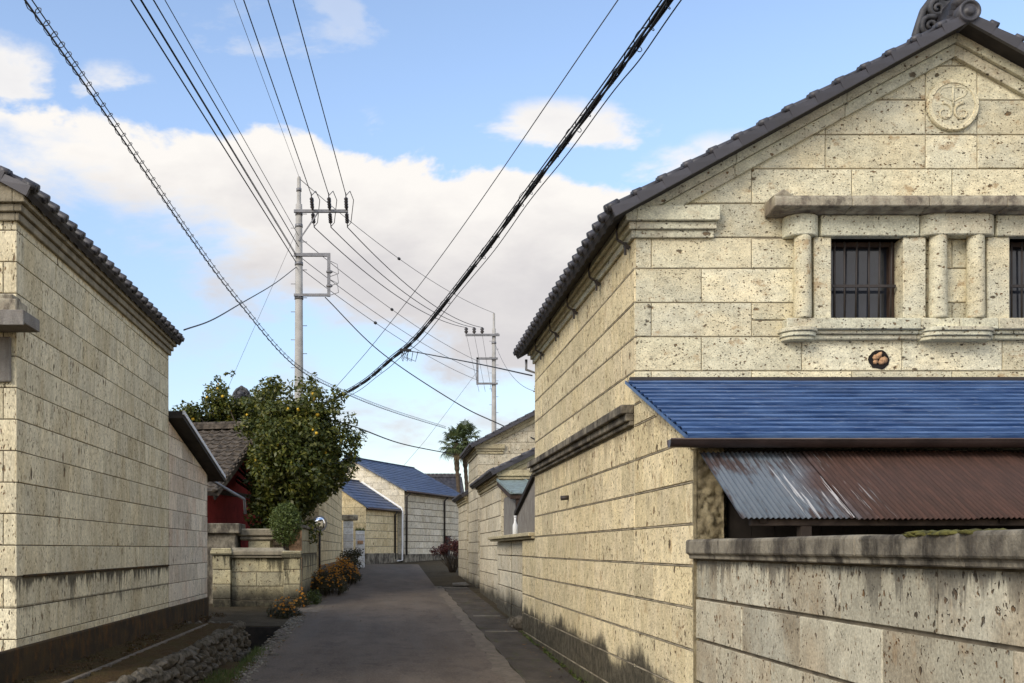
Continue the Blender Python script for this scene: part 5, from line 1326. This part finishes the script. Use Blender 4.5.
for z_ in (za_ - .55, za_ - 1.0): mb.lathe((-1.98, 32.85, z_), X3, [(0, .03), (.05, .06), (.14, .06), (.2, .03)], 8)
for dz in (0.2, .5, .8): mb.tube([(-1.86, 32.86, za_ - dz), (-1.62, 32.7, za_ - dz - .15), (-1.58, 32.7, za_ - dz - .45), (-1.86, 32.86, za_ - dz - .5)], .012, 5)
mb.build('bracket_frame', M['galv'], P1)
for z_, r_ in ((pz(226, 33), .125), (pz(264, 33), .135), (pz(298, 33), .145), (pz(214, 33), .12), (pz(190, 33), .085)):
    mb = MB(); mb.lathe((-2.87, 33, z_), Z3, [(-.05, r_), (.05, r_)], 14); mb.build('band', M['galv'], P1)
hv = [(-2.42, z1), (-1.87, z1), (-1.33, z1)]
for x_, z_ in hv:
    mb = MB()
    for sg in (-1, 1):
        ax_ = Vector((.0, sg * 1.0, -.42 if sg > 0 else .55)).normalized()
        for k in range(4): mb.lathe(Vector((x_, 32.87, z_)) + ax_ * (.14 + .11 * k), ax_, [(0, .02), (.02, .065), (.045, .065), (.07, .03), (.11, .02)], 10)
        mb.tube([Vector((x_, 32.87, z_)), Vector((x_, 32.87, z_)) + ax_ * .75], .018, 5)
    j = [Vector((x_, 32.3, z_ + .30)), Vector((x_ + .12, 32.6, z_ + .55)), Vector((x_ + .22, 33.0, z_ + .40)), Vector((x_ + .12, 33.4, z_ - .2)), Vector((x_, 33.55, z_ - .28))]
    mb.tube(j, .013, 5); mb.lathe((x_, 32.87, z_ + .05), Z3, [(0, .04), (.1, .05), (.2, .03), (.3, .045), (.38, .02)], 10)
    mb.build('insulator', M['ceramic'], P1)
P2 = pole('more distant concrete utility pole to the right above the palms', 6.0, 58.0, pz(313, 58), 2)
mb = MB(); z2 = pz(335.5, 58); mb.bar((4.38, 57.85, z2), (6.3, 57.85, z2), .11, .12); mb.build('crossarm', M['galv'], P2)
mb = MB(); mb.bar((5.0, 57.85, pz(359, 58)), (6.2, 57.85, pz(359, 58)), .11, .11); mb.bar((5.05, 57.85, pz(358, 58)), (5.05, 57.85, pz(385, 58)), .12, .11, up=Y3); mb.bar((5.0, 57.85, pz(384, 58)), (6.2, 57.85, pz(384, 58)), .10, .10); mb.build('bracket_frame', M['galv'], P2)
for x_ in (4.42, 4.87, 5.32):
    mb = MB(); mb.lathe((x_, 57.85, z2 + .05), Z3, [(0, .05), (.05, .05), (.12, .12), (.2, .07), (.28, .12), (.38, .04)], 10); mb.build('insulator', M['ceramic'], P2)
for z_ in (pz(343, 58), pz(359, 58), pz(384, 58)):
    mb = MB(); mb.lathe((6.0, 58, z_), Z3, [(-.06, .135), (.06, .135)], 12); mb.build('band', M['galv'], P2)

# ------------------------------------------------------------ overhead lines (each runs between real supports; far ends leave the view)
def smooth(pts, n=14):
    pts = [Vector(p) for p in pts]; out = []
    if len(pts) == 2: return [pts[0].lerp(pts[1], i / n) for i in range(n + 1)]
    q = [pts[0] * 2 - pts[1]] + pts + [pts[-1] * 2 - pts[-2]]
    for i in range(1, len(q) - 2):
        for k in range(n):
            t = k / n; a, b, c, d = q[i - 1], q[i], q[i + 1], q[i + 2]
            out.append(.5 * ((2 * b) + (c - a) * t + (2 * a - 5 * b + 4 * c - d) * t * t + (3 * b - a - 3 * c + d) * t ** 3))
    out.append(pts[-1]); return out
def span(a, b, sag, n=24):
    a = Vector(a); b = Vector(b); return [a.lerp(b, i / n) - Z3 * (sag * 4 * (i / n) * (1 - i / n)) for i in range(n + 1)]
def wire(lab, pts, r, mat='cable', name='overhead_wire', cat='wire', grp='overhead wires', beads=()):
    mb = MB(); mb.tube(pts, r, 5)
    for k in beads: p = pts[k]; d = (pts[k + 1] - pts[k]).normalized(); mb.lathe(p, d, [(-.10, .02), (-.05, .06), (.05, .06), (.10, .02)], 8)
    o_ = mb.build(name, M[mat]); tag(o_, lab, cat, grp); return o_
def ext(p, q, d):            # continue the line q->p back towards the viewer to distance d
    p = Vector(p); q = Vector(q); t = (d - p.y) / (p.y - q.y); return p + (p - q) * t
# high-voltage trio
rad_ = .013
for i, (a, x_, lab) in enumerate(((243.7, -2.42, 'leftmost of the three high wires running up from the crossarm'), (268, -1.87, 'middle of the three high wires running up from the crossarm'), (293, -1.33, 'rightmost of the three high wires running up from the crossarm'))):
    s = Vector((x_, 32.25, z1 + .32)); q = P(a, 0, 20.8); wire(lab, smooth([ext(q, s, -6), q, s]), rad_)
s2 = [(4.42, 57.85, z2 + .42), (4.87, 57.85, z2 + .42), (5.32, 57.85, z2 + .42)]
for i, lab in enumerate(('lowest of the three wires from the crossarm to the far pole', 'middle of the three wires from the crossarm to the far pole', 'highest of the three wires from the crossarm to the far pole')):
    wire(lab, span((hv[i][0], 33.55, z1 - .3), s2[i], .62), .016)
wire('thin earth wire reaching the very tip of the nearer pole', smooth([ext(P(234, 0, 20), Vector((-2.87, 33, 13.5)), -6), P(234, 0, 20), Vector((-2.87, 33, 13.5))]), .006, 'cable_grey')
wire('thin earth wire between the two pole tips', span((-2.87, 33, 13.45), (6.0, 58, pz(313, 58)), .5), .011, 'cable_grey', beads=(9,))
# low-voltage lines upper left
lv = [(131, (-2.95, 32.85, pz(263.5, 33)), .016, 'lowest thick wire of the upper-left fan reaching the pole'), (140.6, (-2.95, 32.85, pz(257, 33)), .013, 'second wire of the upper-left fan, one of the close pair'),
      (141.6, (-2.95, 32.9, pz(255, 33)), .010, 'thinner partner in the close pair of the upper-left fan'), (153.6, (-2.87, 32.85, pz(248, 33)), .014, 'third separate wire of the upper-left fan'), (165, (-2.87, 32.85, pz(237, 33)), .009, 'thinnest uppermost wire of the upper-left fan')]
for a, s, r_, lab in lv:
    s = Vector(s); q = P(a, 0, 18.5); wire(lab, smooth([ext(q, s, -5), q, s]), r_)
b2_ = Vector((5.1, 57.8, pz(360, 58)))
for k, (py, ty, lab) in enumerate(((238, 362, 'upper low wire with a bead running from bracket to far pole'), (257, 372, 'middle low wire running from bracket to far pole'), (268, 381, 'lowest low wire with a bead running from bracket to far pole'))):
    wire(lab, span((-2.80, 33.1, pz(py, 33)), (5.1, 57.8, pz(ty, 58)), .35), .011, 'cable_grey', beads=(() if k == 1 else ((9,) if k == 0 else (7,))))
# spiral-hung telephone cable crossing on the left
cb = [P(25, 0, 11.0), P(102, 109, 15.2), P(192, 240, 22.0), P(240, 304, 26.5), P(296, 367, 32.0), P(347.6, 394.7, 40), P(395, 412.8, 49), P(446, 428.5, 60)]
cb = [ext(cb[0], cb[1], 4)] + cb
pts = smooth(cb, 16)
sc_ = thing('spiral_cable', 'telephone cable in a spiral hanger sweeping across the upper left sky', 'cable', tuple(pts[0]), 0, 'overhead wires')
mb = MB(); mb.tube(pts, .013, 6); mb.tube([p + Z3 * .11 for p in pts], .008, 5); mb.build('cable', M['cable'], sc_)
mb = MB(); hp = []; acc = 0
for i in range(len(pts) - 1):
    a, b = pts[i], pts[i + 1]; L = (b - a).length; d = (b - a).normalized(); s = d.cross(Z3).normalized(); u_ = s.cross(d); n = max(2, int(L / .045))
    for k in range(n):
        ph = acc * 2 * PI / .42; hp.append(a.lerp(b, k / n) + Z3 * .055 + s * math.cos(ph) * .06 + u_ * math.sin(ph) * .06); acc += L / n
mb.tube(hp, .006, 4, 0); mb.build('hanger_spiral', M['cable_grey'], sc_)
# heavy bundle crossing from upper right to the nearer pole
bp = [P(669, 0, 10.3), P(606, 88, 12.6), P(535.6, 182.6, 16.0), P(478, 261, 19.6), P(418, 336, 24.0), P(391, 359.5, 26.0), P(362.8, 383, 28.5), P(329.5, 401, 31.0), P(303, 410, 32.8)]
bp = [ext(bp[0], bp[1], 5)] + bp
pts = smooth(bp, 18)
bn = thing('cable_bundle', 'thick black bundle of lashed cables sweeping from upper right to the pole', 'cable', tuple(pts[0]), 0, 'overhead wires')
random.seed(55)
def frames_(pts):
    out = []
    for i in range(len(pts)):
        d = (pts[min(i + 1, len(pts) - 1)] - pts[max(i - 1, 0)]).normalized(); s = d.cross(Z3).normalized(); out.append((d, s, s.cross(d)))
    return out
fr = frames_(pts)
for k in range(4):
    mb = MB(); a0 = k * 1.57; mb.tube([p + f[1] * .027 * math.cos(a0 + i * .22) + f[2] * .027 * math.sin(a0 + i * .22) for i, (p, f) in enumerate(zip(pts, fr))], .015, 6); mb.build('cable', M['cable'], bn)
mb = MB(); dense = smooth(pts[::3], 40); hp = []
acc = 0
for i in range(len(dense) - 1):
    a, b = dense[i], dense[i + 1]; d = (b - a).normalized(); s = d.cross(Z3).normalized(); u_ = s.cross(d); L = (b - a).length; acc += L
    ph = acc * 2 * PI / .50; rr = .052 + .020 * math.sin(acc * 2.3) + .012 * math.sin(acc * 7.1); hp.append(a + s * math.cos(ph) * rr + u_ * math.sin(ph) * rr)
mb.tube(hp, .005, 4); mb.tube([p - f[2] * (.075 + .02 * math.sin(i * .3)) + f[1] * .08 for i, (p, f) in enumerate(zip(pts, fr))], .008, 5)
mb.tube([p + f[2] * .06 - f[1] * .03 for p, f in zip(pts, fr)], .010, 5)
mb.build('lashing', M['cable'], bn)
# branch from the bundle to the main storehouse, with its small splice
pts = smooth([P(403, 350.5, 24.6), P(415, 352, 24.2), P(478.4, 364, 20.0), P(532, 375.6, 16.3)], 14)
br_ = thing('branch_cable', 'thin spiral cable branching from the black bundle to the storehouse eave', 'cable', tuple(pts[0]), 0, 'overhead wires')
mb = MB(); mb.tube(pts, .012, 5); mb.build('cable', M['cable'], br_)
mb = MB(); q = pts[0]
for k in range(4): mb.tube([q + Vector((.05 * k, 0, 0)), q + Vector((.04 * k - .05, 0, -.16)), q + Vector((.1 * k, 0, -.26)), q + Vector((.12 * k, 0, -.02))], .009, 5)
mb.bar(q + Vector((-.08, 0, .02)), q + Vector((.2, 0, .0)), .05, .06); mb.build('splice', M['cable'], br_)
# remaining single wires
wire('long thin wire crossing the sky beside the black bundle into the tree', smooth([ext(P(618, 0, 11), P(453, 240, 17), 5), P(618, 0, 11), P(453, 240, 17), P(376.6, 340, 23), P(336, 387, 28)]), .007, 'cable_grey')
wire('black drop wire from the pole bracket down to the far right gable', smooth([Vector((-2.02, 32.9, pz(298, 33))), P(380, 351.5, 32.2), P(455, 402, 31), P(497, 423, 30.2), P(537, 440, 29.5)]), .017)
wire('short black wire from the pole to the left storehouse eave', smooth([Vector((-2.95, 32.9, pz(268, 33))), P(274, 284, 28), P(240, 304, 22.5), P(212, 320, 18.5), P(184, 330, 15.6)]), .013)
wire('thin stay slanting down left from the pole behind the tree', [Vector((-2.9, 33, pz(228, 33))), P(240, 360, 36), P(222, 402, 37.2)], .006, 'cable_grey')
wire('low sagging cable from the tree across to the palms', smooth([Vector((-2.75, 33, pz(412, 33))), P(355, 427, 37), P(402.7, 444, 47), P(455, 454.6, 59)]), .026)
wire('thin stay slanting down left from the far pole bracket', [Vector((5.05, 57.8, pz(372, 58))), P(425.7, 440, 60), P(400, 470, 61)], .009, 'cable_grey')
for k, (x_, lab) in enumerate(((4.42, 'left jumper hanging from the far crossarm'), (4.87, 'middle jumper hanging from the far crossarm'), (5.32, 'right jumper hanging from the far crossarm'))):
    wire(lab, span((x_, 57.8, z2), (5.15 + .35 * k, 57.9, pz(392, 58)), .0, 6), .010, 'cable_grey')
wire('thin wire from the far pole down right to the storehouse gable', span((6.05, 58, pz(343, 58)), (4.9, 29.7, 6.1), .9), .010, 'cable_grey')
